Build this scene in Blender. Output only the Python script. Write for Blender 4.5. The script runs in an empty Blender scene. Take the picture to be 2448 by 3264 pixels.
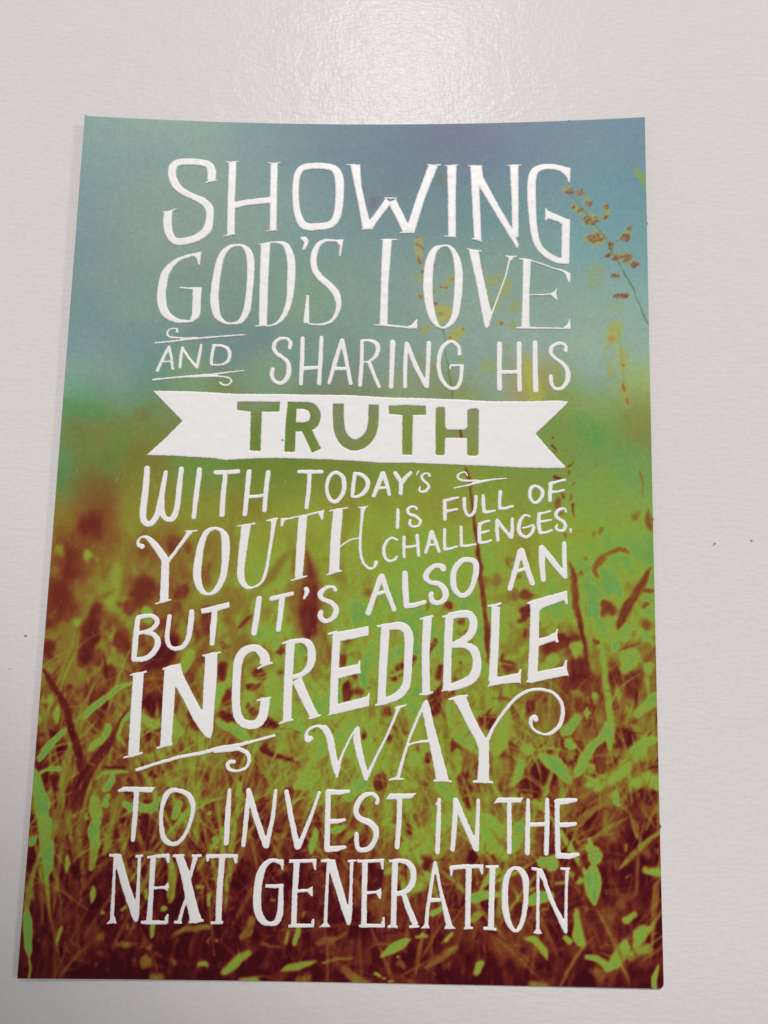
import bpy, math, random
import numpy as np
from mathutils import Matrix

MM = 0.001
S = bpy.context.scene
COL = S.collection
rng = np.random.default_rng(7)

# ------------------------------------------------------------------ camera
cam_d = bpy.data.cameras.new("camera")
cam = bpy.data.objects.new("camera", cam_d)
COL.objects.link(cam)
CAM_ROT = ((0.9997355, -0.0165949, 0.0159199), (0.0188369, 0.9880503, -0.1529759), (-0.0131911, 0.1532354, 0.9881017))
CAM_LOC = (9.60006, -25.85712, 179.38554)
mw = Matrix(CAM_ROT).to_4x4()
mw.translation = [c * MM for c in CAM_LOC]
cam.matrix_world = mw
cam_d.sensor_fit = 'VERTICAL'
cam_d.sensor_height = 24.0
cam_d.lens = 24.0 * 2700.0 / 3264.0
cam_d.clip_start = 0.005
cam_d.clip_end = 50.0
S.camera = cam

# ------------------------------------------------------------------ light
world = bpy.data.worlds.new("World")
S.world = world
world.use_nodes = True
bg = world.node_tree.nodes["Background"]
bg.inputs[0].default_value = (1.0, 0.975, 0.97, 1)
bg.inputs[1].default_value = 0.25

def lamp(kind, name, loc, aim, energy, colour, **kw):
    d = bpy.data.lights.new(name, kind)
    d.energy = energy
    d.color = colour
    for k, v in kw.items():
        setattr(d, k, v)
    o = bpy.data.objects.new(name, d)
    COL.objects.link(o)
    from mathutils import Vector
    o.location = loc
    o.rotation_euler = (Vector(aim) - Vector(loc)).to_track_quat('-Z', 'Y').to_euler()
    return o

# lamp beyond the card's top (makes the sheen), cone edge shaped to imitate lower-left shadow
lamp('SPOT', "spot_lamp", (0.0, 2.49, 3.45), (0.085, 0.175, 0.0), 430.0, (1.0, 0.972, 0.952),
     spot_size=math.radians(7.3), spot_blend=0.31, shadow_soft_size=0.03)
# softer lamp to the right (gives the narrow shadow left of the card)
lamp('AREA', "side_lamp", (1.35, 0.15, 1.25), (0, 0, 0), 4.6, (1.0, 0.965, 0.94), shape='DISK', size=0.26)

S.view_settings.view_transform = 'Standard'
S.view_settings.look = 'None'
S.view_settings.exposure = 0.0
S.view_settings.gamma = 1.0
S.view_settings.use_curve_mapping = False

# ------------------------------------------------------------------ traced data (card millimetres)
PRINT_LIGHT = 0.86
# traced lettering: word | glyph | strokes in card millimetres
LETTERING = """
SHOWING|S|c -43.16,69.36,1.84 -43.23,66.88,1.96 -42.9,64.67,1.89 -41.92,62.88,1.7 -40.71,62.23,1.77 -38.52,62.56,1.77 -35.92,63.67,1.83 -34.24,65.63,2.02 -33.85,68.51,1.78 -34.19,70.73,1.91 -35.75,72.21,1.79 -37.88,73.16,1.54 -40.63,74.58,1.7 -42.06,76.19,1.91 -42.81,78.09,1.86 -42.77,80.04,1.92 -41.73,81.25,1.68 -39.52,81.61,1.68 -36.52,81.54,1.68 -34.7,80.97,1.87 -33.96,79.44,2.05 -33.92,77.34,1.93;l -35.31,76.54,0.31 -34.5,77.02,0.56 -32.63,77.35,0.37;l -44.42,69.11,0.37 -42.72,69.44,0.49 -41.34,70.14,0.25
SHOWING|H|l -29.34,81.89,1.81 -29.24,73.15,1.73 -28.95,64.28,1.78;l -30.9,81.96,0.31 -29.57,81.81,0.5 -28.08,82.13,0.38;l -30.66,63.91,0.31 -29.13,64.27,0.49 -27.95,64.5,0.37;l -19.87,81.86,1.69 -19.73,73.43,1.68 -19.49,65.62,1.6;l -21.45,82.01,0.31 -19.99,81.79,0.5 -18.49,82.16,0.38;l -21.09,65.39,0.25 -19.67,65.62,0.43 -18.48,65.71,0.31;c -28.71,71.37,1.67 -25.9,72.1,1.49 -23.53,72.49,1.55 -19.95,72.97,1.55
SHOWING|O|o -10.01,81.54,1.63 -6.67,81.11,1.76 -5.3,79.63,2.07 -4.8,76.97,2.06 -4.8,72.45,1.93 -5.28,69.23,1.86 -6.58,67.29,1.79 -9.55,66.7,1.79 -12.24,66.77,1.91 -13.64,68.44,1.79 -14.5,71.63,1.55 -14.76,75.49,1.56 -14.52,79.06,1.57 -13.31,80.95,1.63
SHOWING|W|l -1.37,81.87,2.33 -0.56,76.46,1.61 0.4,72.15,1.66 1.67,66.4,2.09;l -3.43,81.94,0.26 -1.53,81.87,0.52 -0.16,81.75,0.32;l 2.15,66.9,1.84 4.3,70.04,1.59 6.4,73.2,1.79;l 5.37,73.85,0.32 6.86,73.8,0.45 8.4,73.87,0.32;l 7.18,73.14,2.05 8.93,69.58,1.97 10.58,65.98,1.96;l 16.43,81.88,2.19 13.64,73.89,1.98 11.38,65.73,2.09;l 14.88,82.09,0.32 16.49,81.88,0.45 18.16,82.01,0.45;l 9,65.45,0.32 10.83,65.59,0.44 12.43,65.47,0.32;l 0.39,66.22,0.32 1.77,66.37,0.44 3.21,66.32,0.25
SHOWING|I|l 20.64,81.8,2.25 20.69,73.89,1.85 20.81,64.58,1.83;l 19.03,81.81,0.32 20.64,81.8,0.45 22.18,81.92,0.39;l 19.04,64.71,0.38 20.63,64.58,0.44 21.85,64.51,0.31
SHOWING|N|l 25.76,81.56,1.92 26.09,73.86,1.84 26.57,63.79,1.7;l 24.22,81.64,0.32 25.76,81.62,0.58 27.55,81.6,0.38;l 25.2,64.11,0.31 26.57,63.79,0.5 27.7,63.33,0.31;p 25.45,81.76 27.45,81.67 27.77,78.97 30.67,73.16 34.07,66.66 35.68,62.7 35.47,61.67 35.14,61.86 32.04,67.26 27,76.33 26.08,77.5;l 34.7,81.63,2.04 34.88,73.77,1.64 34.94,64.32,1.44;l 33.14,81.66,0.32 34.73,81.7,0.45 36.38,81.67,0.38
SHOWING|G|p 47.37,80.69 47.15,77.28 46.73,77.29 46.44,78.48 45.16,79.82 45.32,81.4;c 46.37,79.86,1.45 45.47,80.54,1.52 43.5,81.12,1.46 41.07,81.11,1.52 39.39,80.22,1.78 38.68,77.99,1.96 38.59,73.72,2.02 38.8,68.82,1.76 39.14,65.57,1.69 39.87,62.66,1.62 41.5,60.46,1.55 43.89,58.99,1.54 46.33,58.36,1.05;l 46.18,68.54,1.87 46.03,63.87,1.86 45.87,57.92,1.79;p 41.66,71.38 42.13,70.66 47.1,68.3 47.02,66.75 45.32,67.17 44.28,67.96 42.18,68.61 41.69,68.19 41.48,68.46
GOD'S|G|p -35.29,60.06 -35.51,56.88 -35.93,56.99 -36.23,58.24 -36.91,58.84 -39.05,58.64 -38.98,59.09;c -37.74,58.91,0.67 -39.76,58.27,0.85 -41.59,56.86,1.27 -43.02,54.63,1.81 -43.5,51.81,1.98 -43.58,49.02,2.04 -43.06,46.58,1.97 -41.95,44.83,1.73 -39.85,43.73,1.13 -37.81,43.64,0.72 -36.22,43.78,0.6;l -35.83,51.6,1.99 -35.74,46.5,1.92;c -35.75,47.12,1.89 -35.85,45.11,1.74 -36.66,43.92,0.84;l -39.63,51.45,0.42 -37.34,51.28,0.54 -34.83,51.54,0.42
GOD'S|O|o -27.54,61.85,0.67 -29.29,61.2,1.04 -30.81,59.1,1.52 -31.52,55.32,1.7 -31.9,50.95,1.87 -31.75,47.85,1.92 -31.03,45.1,1.56 -29.35,43.61,0.78 -27.59,43.41,0.6 -25.86,44.01,1.2 -24.65,46.5,1.62 -24.24,50.53,1.51 -24.11,54.59,1.64 -24.27,58.35,1.77 -24.96,60.53,1.53 -26.04,61.61,0.92
GOD'S|D|l -21.09,62.38,2.21 -21.07,53.1,1.94 -20.9,43.08,1.86;l -22.74,62.11,0.31 -21.18,62.37,0.49 -19.85,62.72,0.43;l -22.59,42.92,0.3 -20.99,43.08,0.48 -19.67,43.08,0.36;c -20.44,62.65,0.43 -18.36,62.76,0.61 -16.62,62.17,1.35 -15.49,59.82,1.77 -15.06,57,1.89 -15.05,53.24,1.82 -15.21,49.5,1.45 -15.98,46.39,1.26 -17.22,44.21,0.9 -18.8,43.25,0.48 -20.25,42.97,0.42
GOD'S|'|C -13.16,63.86,0.55 -12.44,63.68,1.23 -11.97,63.06,1.11 -12.09,62.26,0.92 -12.51,61.3,0.67
GOD'S|S|p -3.55,63.77 -4.1,59.71 -4.52,59.83 -4.4,62.17 -5.27,63.18 -7.05,63.15 -6.92,63.66;c -5.57,63.42,0.62 -7.66,63.39,0.86 -9.12,62.48,1.17 -9.96,60.56,1.47 -10.18,58.35,1.53 -9.67,56.16,1.52 -8.28,54.31,1.58 -6.46,52.78,1.64 -4.93,50.93,1.7 -4.28,48.77,1.39 -4.52,46.6,1.02 -5.64,44.58,0.78 -7.37,43.72,0.66 -9.42,43.59,0.42 -10.9,43.72,0.42;p -11.55,50.35 -10.9,50.36 -10.66,43.78 -11.92,43.76 -11.85,45.85
LOVE|L|l 6.26,63.93,2.21 5.86,52.67,1.75 5.82,43.57,1.79;l 4.8,63.78,0.38 6.27,63.83,0.51 8.47,63.82,0.38;l 3.62,43.67,0.37 6.94,43.59,0.62 9.05,43.36,0.55 12.06,43.13,0.43;p 13.24,45.26 13.33,42.89 11.17,42.87 11.01,43.34 12.06,43.83
LOVE|O|o 18.97,62.43,0.57 17,61.45,1.45 15.96,58.86,2.01 15.59,55.96,2.12 15.51,52.75,2.18 15.75,49.56,2.05 16.39,46.39,1.79 17.32,44.19,1.23 18.68,43.16,0.49 20.17,43.73,0.98 21.51,45.95,1.54 22.09,49.59,1.79 22.36,54.38,1.93 22.19,57.59,1.81 21.57,60.17,1.38 20.5,61.95,0.94
LOVE|V|p 24.54,61.46 26.79,61.2 27.19,58.23 28.25,53.11 29.55,46.76 29.76,46.07 29.01,43.46 28.44,42.89 28.11,43.46 27.51,46.44 26.29,53.42 25.16,58.55;l 24.06,61.72,0.38 25.51,61.3,0.56 27.4,61.13,0.38;l 29.46,45.98,0.49 31.26,50.88,0.37 32.77,55.33,0.37 33.68,59.49,0.44;l 32.72,59.95,0.37 33.68,59.69,0.56 35.19,59.87,0.37;p 33.08,59.98 34.83,59.87 33.86,58.69 33.5,58.79
LOVE|E|l 37.47,59.21,1.86 37.19,51.18,1.54 37.02,43.06,1.89;l 35.67,59.22,0.37 37.29,59.15,0.56;c 37.89,58.95,0.5 40.59,58.07,0.43 43.27,56.99,0.43 45.65,56.27,0.49;p 44.46,56.98 46.24,56.26 47.07,55.71 46.8,53.5 46.45,53.66 45.79,55.57;l 37.69,50.86,0.31 40.83,50.85,0.37 42.61,51,0.49;p 42.62,51.16 43.51,51.63 43.97,52.48 43.81,51.15 44.14,49.42 43.64,49.73 42.61,50.68;l 34.97,43.25,0.43 37.2,43.19,0.61 41.35,43.12,0.43 46.73,43.05,0.42;p 46.76,45.48 46.91,42.89 44.9,42.9 45.5,43.46 46.1,43.92
flourish_a|~|l -44.46,38.42,0.41 -40.96,38.89,0.42 -37.22,39.46,0.42 -33.76,39.95,0.48 -30,40.36,0.42 -24.62,40.92,0.3;C -39.7,41.18,0.65 -39.82,41.82,0.36 -40.84,41.88,0.36 -41.67,41.31,0.42 -41.86,40.54,0.47 -41.16,39.92,0.47 -39.56,39.79,0.42 -37.23,39.67,0.53 -35.21,39.79,0.71
AND|A|L -43.52,32.16,0.76 -42.22,35.52,0.71 -41.32,37.51,0.71;L -41.32,37.61,0.71 -40.62,35.26,0.65 -40.27,32.71,0.59 -39.86,32.51,0.24;L -42.72,34.14,0.41 -40.56,34.36,0.41
AND|N|L -38.62,33.06,0.71 -38.6,35.32,0.71 -38.33,37.45,0.71;L -38.33,37.45,0.65 -36.7,35.07,0.65 -35.01,33.16,0.77;L -34.93,33.31,0.77 -34.56,35.74,0.71 -34.26,38.33,0.59
AND|D|L -31.88,34.14,0.77 -31.78,36.27,0.71 -31.49,38.1,0.77;C -31.64,38.24,0.65 -29.9,38.23,0.71 -28.41,37.57,0.89 -27.91,36.21,0.83 -28.28,34.69,0.77 -29.69,33.9,0.53 -31.71,33.75,0.47
flourish_b|~|l -44.44,30.04,0.53 -40.5,30.6,0.41 -36.78,31,0.53 -33.9,31.23,0.82 -31.32,31.65,0.47 -27.87,32.22,0.41 -24.64,32.66,0.3;C -33.03,31.19,0.59 -31.01,31.24,0.47 -28.98,31.17,0.41 -27.66,30.78,0.41 -27.25,30.04,0.47 -28.17,29.27,0.41 -29.19,29.39,0.47 -29.64,29.77,0.59
SHARING|S|C -14.78,38.03,0.89 -14.65,39.25,0.9 -15.38,40.15,0.72 -16.85,40.18,0.84 -17.99,39.33,0.96 -18.28,37.95,0.95 -17.6,36.75,0.95 -16.1,35.72,0.95 -15.04,34.53,1.07 -14.77,32.87,1.19 -15.2,31.05,1.12 -16.47,29.97,0.94 -17.79,30.4,0.89 -18.48,31.74,0.95 -18.39,33.1,1.01
SHARING|H|L -12.02,40.28,1.02 -11.95,35.34,1.01 -12.05,29.91,0.94;L -7.85,40.54,0.96 -7.93,35.42,1.01 -8.05,29.98,0.94;l -11.79,33.38,1.01 -9.91,33.56,0.95 -7.87,33.75,0.83
SHARING|A|L -5.88,30.17,0.77 -4.7,34.86,1.07 -3.38,39.9,0.9;L -3.24,40,1.02 -2.24,35.51,0.95 -1.15,30.15,0.89;l -5.25,33.49,0.95 -1.9,33.55,0.83
SHARING|R|L 1.14,39.85,0.86 1.17,34.69,0.98 0.92,29.88,0.97;C 1.14,40.01,0.68 2.79,40.03,0.8 4.31,39.36,1.11 4.7,38.02,1.04 4.07,36.29,0.92 2.6,35.18,0.55 1.25,35.16,0.43;L 2.9,34.87,0.92 4.17,31.63,0.85 5.1,29.54,0.79
SHARING|I|L 7.91,39.72,1.29 7.84,34.78,1.16 7.73,29.51,1.03
SHARING|N|L 10.91,39.5,0.86 10.74,34.81,0.98 10.76,29.61,0.91;L 11.07,39.34,1.04 13.08,34.22,1.1 15.37,29.91,1.09;L 15.86,39.55,1.1 15.76,34.87,0.97 15.52,29.76,1.03
SHARING|G|C 22.61,37.1,0.91 22.48,38.66,0.85 21.4,39.81,0.86 20.2,39.83,0.86 18.72,38.32,1.04 18.09,35.51,0.97 18.32,32.72,0.97 19.14,30.72,0.97 20.57,29.41,0.85 22.06,29.55,0.85 22.88,31.22,0.85 23.13,34,0.91;l 20.6,34.54,0.55 22.03,34.55,0.55 23.6,34.56,0.61;L 20.66,34.41,0.49 20.51,33.73,0.36
HIS|H|L 31.39,39.48,1.22 31.29,34.36,1.09 31.38,29.37,1.2;L 35.64,39.59,1.15 35.61,34.38,1.09 35.71,29.09,1.02;l 31.38,33.06,0.97 35.52,33.15,0.9
HIS|I|L 39.11,39.81,1.09 39.07,34.39,1.21 39.18,29.02,1.2
HIS|S|C 45.73,37.95,0.9 45.6,39.19,0.85 44.28,39.66,0.79 42.79,38.88,0.91 42.49,37.49,0.91 43.5,36.25,0.84 45.11,35.02,0.96 46.11,33.18,1.14 45.94,31.03,1.02 44.75,29.5,0.84 43.29,29.5,0.84 42.57,30.72,0.9 42.49,32.19,0.96
WITH|W|C -44.46,10.29,1.24 -44.45,6.78,1.41 -44.65,2.92,1.46 -44.71,-0.02,1.45 -44.1,-1.48,1.39 -42.94,-1.65,1.28 -41.87,-0.11,1.28 -41.29,2.41,1.29 -40.83,5.97,1.12 -40.39,9.55,0.94;C -40.9,4.19,1.05 -40.77,1.83,1.17 -40.44,0.22,1.22 -39.38,-0.67,1.11 -38.16,-0.17,1.28 -37.53,2.49,1.23 -37.32,6.64,1.18 -37.08,10.35,1.12
WITH|I|L -33.19,10.26,1.18 -33.59,4.95,1.17 -33.91,-0.08,0.99
WITH|T|L -29.65,9.74,1.06 -27.26,9.85,1.06 -24.92,10.07,1.07;L -27.59,9.54,1.01 -27.85,5.07,1.18 -27.93,0.57,1.17
WITH|H|L -22.52,10.09,1.13 -22.81,5.17,1.12 -23.05,0.79,1;L -18.41,10.03,1.07 -18.74,5.85,1.06 -18.87,1.7,1;l -22.63,4.58,0.82 -20.89,4.68,0.76 -18.86,5.07,0.77
TODAY'S|T|L -11.78,10.27,0.89 -9.37,10.26,1.01 -6.88,10.36,0.83;L -9.51,10.04,0.95 -9.55,6.61,1 -9.91,2.46,0.88
TODAY'S|O|o -3.64,10.24,0.83 -2.3,9.27,0.95 -1.95,7.34,1.06 -2.34,5.4,0.94 -3.62,3.9,0.94 -4.94,4.38,0.94 -5.67,6.38,0.83 -5.5,8.47,0.89 -4.72,9.83,0.83
TODAY'S|D|L 0.27,10.06,0.89 0.03,7.67,0.94 -0.2,5.14,0.82;C 0.21,10.12,0.83 1.68,9.84,0.95 2.94,8.67,1.06 3.06,7.27,0.94 2.21,5.83,0.94 0.91,5.07,0.71 -0.2,4.99,0.59
TODAY'S|A|L 4.42,5.22,0.88 5.39,7.76,1.06 6.22,10.15,1.07;L 6.42,10.22,1.01 7.14,8.08,0.94 7.77,5.65,0.82;l 5.11,6.92,0.77 7.45,7.19,0.71
TODAY'S|Y|L 9,10.26,1.06 9.75,9.16,1.06 10.26,8.43,1;L 12.22,10.39,0.89 11.07,9.18,0.94 10.36,8.13,1;L 10.27,8.13,0.94 10.19,5.9,0.94
TODAY'S|'|L 13.92,10.81,0.41 13.55,9.97,0.35
TODAY'S|S|C 16.33,9.86,0.71 16.03,10.36,0.47 15.15,10.23,0.53 14.64,9.53,0.59 15.03,8.79,0.65 15.91,8.06,0.71 16.21,7.32,0.71 15.49,6.48,0.71 14.62,6.32,0.59 14.23,6.7,0.53 14.31,7.3,0.47
flourish_c|~|l 21.55,7.22,0.35 24.51,7.89,0.41 27.42,8.73,0.65 30.04,9.23,0.41 32.89,9.51,0.29;C 24.45,10.05,0.41 24.06,10.65,0.41 23.19,10.63,0.41 22.4,9.94,0.53 22.76,9.14,0.59 24.22,8.86,0.53 26.55,8.95,0.41 27.42,8.73,0.53
YOUTH|Y|C -44.52,-6.53,1.16 -45.26,-6.17,0.87 -45.36,-5.36,0.52 -44.63,-4.58,0.52 -43.48,-4.68,0.87 -42.11,-5.87,1.39 -40.72,-7.53,1.62 -39.47,-9.3,1.61;l -39.42,-9.09,1.67 -39.28,-13.56,1.78 -39.19,-18.08,1.77;l -41.02,-18.63,0.28 -39.25,-18.08,0.57 -37.76,-17.68,0.34;l -39.06,-9.95,0.86 -37.14,-7.16,0.75 -35.27,-4.36,0.87 -34.53,-3.14,1.16;l -35.69,-3.11,0.35 -34.47,-3.14,0.47 -32.98,-2.93,0.35
YOUTH|O|o -29.3,-2.39,0.76 -30.99,-3.24,1.16 -32.02,-5.89,1.45 -32.43,-9.1,1.67 -32.57,-11.99,1.78 -32.16,-14.28,1.55 -31.22,-15.84,1.15 -29.9,-16.39,0.63 -28.37,-15.5,1.15 -27.19,-13.03,1.44 -26.77,-9.85,1.56 -26.78,-6.66,1.8 -27.03,-4.33,1.74 -27.82,-2.89,1.05
YOUTH|U|l -24.74,-1.83,0.29 -22.66,-1.55,0.58 -20.7,-1.13,0.35;c -22.66,-1.55,2.04 -23.14,-7.17,1.74 -23.37,-11.81,1.56 -22.84,-13.81,1.38 -21.8,-14.8,0.92 -20.65,-14.78,0.52 -18.96,-13.74,0.63 -18.05,-11.42,0.75 -17.6,-8.23,0.69 -17.16,-4.73,0.76 -16.85,-1.5,1.05 -16.81,-0.18,1.46;l -18.4,-0.59,0.41 -16.9,-0.18,0.58 -15.98,0.04,0.41
YOUTH|T|l -15.15,-0.35,0.58 -12.26,0.35,0.41 -9.37,0.99,0.47 -6.76,1.63,0.53;p -15.31,0.12 -13.85,0.14 -14.55,-0.58 -14.8,-1.7 -15.33,-1.71;p -6.13,2.08 -6.19,0.16 -6.56,-0.28 -7.33,1.03 -7.06,1.77;l -10.64,0.61,1.93 -10.87,-6.36,1.86 -11.06,-12.5,1.73;l -12.79,-13.22,0.29 -11.08,-12.67,0.58 -9.23,-12.18,0.35
YOUTH|H|l -3.13,2.1,2.11 -3.53,-4.48,2.15 -3.6,-11.27,2.25;l -5.1,1.8,0.35 -3.13,2.22,0.53 -1.01,2.61,0.35;l -5.2,-11.9,0.29 -3.63,-11.27,0.58 -1.91,-10.89,0.35;c -2.62,-5.98,0.41 -1.34,-4.93,0.41 0.09,-4.18,0.41 1.97,-3.86,0.35;c 2.19,2.72,1 1.97,-0.28,0.64 1.76,-3.8,0.64 1.83,-6.71,0.64 2.46,-9.02,0.64 3.58,-10.3,0.63;C 3.44,-10.22,0.63 4.11,-10.38,0.58 4.96,-9.93,0.63 5.23,-9.03,0.92;l 1.12,2.65,0.29 2.19,2.75,0.41 3.35,3.04,0.29;p 1.49,2.71 3.06,2.92 2.56,2.02 1.92,2.01
IS|I|L 9.66,2.34,0.76 9.69,0.43,0.82 9.61,-1.48,0.76
IS|S|C 13.64,2.61,0.64 13.35,2.99,0.53 12.47,3.04,0.59 11.76,2.38,0.76 12.06,1.5,0.7 13.52,0.93,0.76 14.46,0.07,0.76 14.13,-0.96,0.64 12.97,-1.28,0.58 12.24,-0.7,0.76 12.31,0.12,0.64
FULL|F|L 19.65,4.41,0.82 19.66,2.65,0.88 19.68,0.44,0.82;L 19.59,4.41,0.76 20.89,4.79,0.7 22.49,5.16,0.53;L 19.75,2.15,0.76 21.05,2.37,0.64 22.27,2.68,0.58
FULL|U|C 23.8,4.92,0.88 23.89,3,0.82 24.39,1.6,0.7 25.12,1.31,0.64 25.93,2.15,0.76 26.21,3.62,0.76 26.32,5.39,0.82
FULL|L|L 27.86,5.71,0.7 27.86,3.94,0.82 28.07,2.18,0.87 28.88,2.13,0.64 30.32,2.5,0.52
FULL|L|L 31.49,6.5,0.88 31.34,4.87,0.76 31.34,2.96,0.82 32.35,2.97,0.7 34.08,3.44,0.58
OF|O|o 39.16,7.86,0.7 40.31,7.05,0.88 40.39,5.87,0.82 39.57,4.54,0.76 38.56,4.38,0.76 37.79,5.54,0.82 37.86,7.02,0.82 38.38,7.74,0.76
OF|F|L 42.2,8.25,0.88 42.04,6.48,0.93 42.02,4.77,0.81;L 42.06,8.4,0.82 43.65,8.92,0.64 45.24,9.32,0.58;L 42.19,6.63,0.7 43.63,6.71,0.52 44.93,7.1,0.58
CHALLENGES,|C|C 9.53,-4.11,0.64 8.51,-3.75,0.58 7.51,-4.43,0.7 6.82,-6.05,0.75 7.15,-8.01,0.75 8.11,-8.72,0.64 9.17,-8.33,0.64 9.54,-7.8,0.64
CHALLENGES,|H|L 11.03,-3.59,0.76 11.06,-5.68,0.7 11.15,-7.77,0.69;L 13.86,-3.16,0.76 14.04,-5.34,0.81 14.21,-7.43,0.69;l 11.06,-5.74,0.64 12.74,-5.51,0.58 14.01,-5.29,0.52
CHALLENGES,|A|L 15.7,-6.77,0.69 16.34,-4.58,0.81 16.81,-2.38,0.87;L 16.95,-2.38,0.93 17.78,-4.41,0.87 18.52,-6.49,0.69;l 16.2,-5.22,0.58 17.93,-4.99,0.52
CHALLENGES,|L|L 19.7,-1.81,0.76 19.65,-3.8,0.75 19.73,-5.98,0.75 20.82,-5.87,0.58 22.32,-5.35,0.52
CHALLENGES,|L|L 23.16,-1.17,0.7 23.17,-3.16,0.7 23.27,-5.19,0.69 24.56,-5.17,0.58 26.23,-4.8,0.52
CHALLENGES,|E|L 27.09,-0.53,0.81 27.01,-2.23,0.87 27.07,-4.32,0.81;L 27.15,-0.53,0.76 28.01,-0.05,0.64 29.17,0.23,0.52;L 27.15,-2.37,0.64 28.01,-2.21,0.64 29.02,-1.9,0.52;L 27.15,-4.49,0.69 28.31,-4.39,0.58 29.51,-3.93,0.52
CHALLENGES,|N|L 30.75,0.25,0.81 30.75,-1.88,0.87 30.95,-3.85,0.81;L 30.84,0.34,0.87 32.05,-1.28,0.81 33.63,-3.23,0.81;L 34.01,0.74,0.75 34.01,-1.25,0.81 33.83,-3.23,0.81
CHALLENGES,|G|C 37.68,1.29,0.58 36.67,1.54,0.58 35.8,0.53,0.81 35.36,-0.94,0.93 35.64,-2.39,0.87 36.79,-3.1,0.75 37.94,-2.5,0.69 38.52,-1.18,0.69 38.44,-0.6,0.46;L 36.31,-1.21,0.52 37.23,-0.97,0.46 38.38,-0.49,0.46
CHALLENGES,|E|L 39.69,1.75,0.81 39.54,-0,0.87 39.86,-2.12,0.87;L 39.69,1.93,0.75 40.85,2.12,0.58 42,2.51,0.52;L 39.68,0.15,0.64 40.97,0.37,0.58 42.21,0.62,0.46;L 39.92,-2.21,0.75 41.24,-2.02,0.58 42.33,-1.6,0.52
CHALLENGES,|S|C 45.36,2.41,0.58 45.02,3.08,0.58 43.87,2.77,0.75 43.23,1.8,0.81 43.57,1.07,0.75 44.7,0.36,0.81 45.21,-0.51,0.81 44.82,-1.53,0.69 43.82,-1.63,0.63 43.25,-1.12,0.75 43.49,-0.42,0.46
CHALLENGES,|,|L 46.28,-1.42,0.69 46.34,-1.89,0.4 46.16,-2.18,0.23
BUT|B|L -44.45,-21.73,1.08 -44.64,-25.55,1.24 -44.75,-30.1,1.12;c -44.65,-21.65,1.02 -42.97,-21.19,0.96 -41.41,-21.19,0.97 -40.36,-22.14,1.02 -40.8,-23.36,1.02 -42.08,-24.26,0.9 -44.17,-24.86,0.73;c -42.9,-24.76,0.68 -41.19,-24.92,1.02 -40.13,-26.03,1.24 -40.11,-27.43,1.24 -41.14,-29.13,1.18 -42.72,-30.06,1.12 -44.97,-30.21,1.01
BUT|U|C -37.85,-21.18,1.02 -38.02,-23.17,0.96 -38.11,-25.71,1.02 -37.45,-27.38,0.9 -36.11,-27.86,0.9 -34.67,-27.33,1.02 -33.71,-25.62,1.13 -33.36,-22.51,1.25 -33.26,-20.15,1.14
BUT|T|p -31.47,-19.52 -28.56,-18.73 -25.51,-17.9 -25.4,-19.06 -27.51,-19.79 -29.07,-20.07 -31.15,-20.57;L -28.45,-19.72,1.25 -28.61,-23.55,1.36 -28.68,-26.65,1.02
IT'S|I|L -19.26,-17.12,1.26 -19.59,-20.83,1.31 -20.07,-24.38,1.19
IT'S|T|L -16.62,-17.08,1.03 -14.54,-16.52,1.03 -12.32,-15.91,0.86;L -14.44,-17.04,1.26 -14.67,-20.75,1.14 -14.97,-23.5,1.08
IT'S|'|C -9.37,-14.91,1.09 -9.26,-15.62,0.98 -9.76,-16.84,0.52
IT'S|S|C -3.27,-14.94,0.92 -3.63,-14.37,0.69 -5.12,-14.57,0.86 -6.38,-15.8,1.15 -5.91,-16.94,0.97 -4.17,-17.62,1.09 -2.99,-18.88,1.2 -3.24,-20.3,1.2 -4.21,-21.32,0.97 -5.43,-21.48,1.02 -6.23,-20.64,1.2 -6.17,-19.73,1.08
ALSO|A|L 3.79,-19.66,1.2 5.13,-15.59,1.2 6.21,-12.13,1.15;L 6.5,-11.98,1.27 7.86,-15.54,1.09 9.21,-18.83,1.03;L 4.85,-15.94,0.8 7.42,-15.12,0.8
ALSO|L|L 11.38,-11.23,1.27 11.49,-14.62,1.38 11.82,-18.04,1.26 13.48,-17.87,1.03 15.56,-17.2,0.97
ALSO|S|C 19.42,-10.17,1.32 19.27,-9.66,1.15 17.69,-9.54,1.04 16.18,-10.81,1.21 15.79,-12.11,1.21 16.86,-13.09,0.97 18.58,-13.35,1.15 19.88,-14.76,1.43 19.84,-16.33,1.26 18.62,-17.29,1.08 17.33,-17.03,1.2 16.89,-15.95,1.14 17.03,-15.44,1.03
ALSO|O|o 24.58,-8.07,1.15 26.16,-8.68,1.32 26.36,-10.63,1.32 25.74,-13.23,1.14 24.89,-14.96,1.14 23.46,-15.7,1.08 22.03,-14.66,1.26 21.5,-12.44,1.32 21.92,-10.13,1.27 23.14,-8.53,1.15
AN|A|L 33.45,-14.1,1.08 34.6,-10.21,1.15 35.62,-6.16,1.15;L 35.97,-6.01,1.27 37.03,-9.6,1.26 38.15,-12.82,1.2;L 34.17,-10.65,0.8 36.89,-9.74,0.8
AN|N|L 40.21,-5.42,1.38 40.18,-8.68,1.32 40.46,-12.06,1.14;L 40.27,-5.37,1.32 42.61,-8.36,1.37 44.85,-11.19,1.14;L 44.93,-4.34,0.92 44.89,-7.75,1.03 45.07,-11.42,0.91
INCREDIBLE|I|l -43.6,-33.14,2.24 -43.66,-39.99,2.22 -43.62,-49.53,2.25;l -45.33,-33.39,0.39 -43.66,-33.14,0.67 -41.94,-32.64,0.39;l -45.67,-50.05,0.33 -43.75,-49.59,0.6 -41.71,-48.96,0.38
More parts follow.
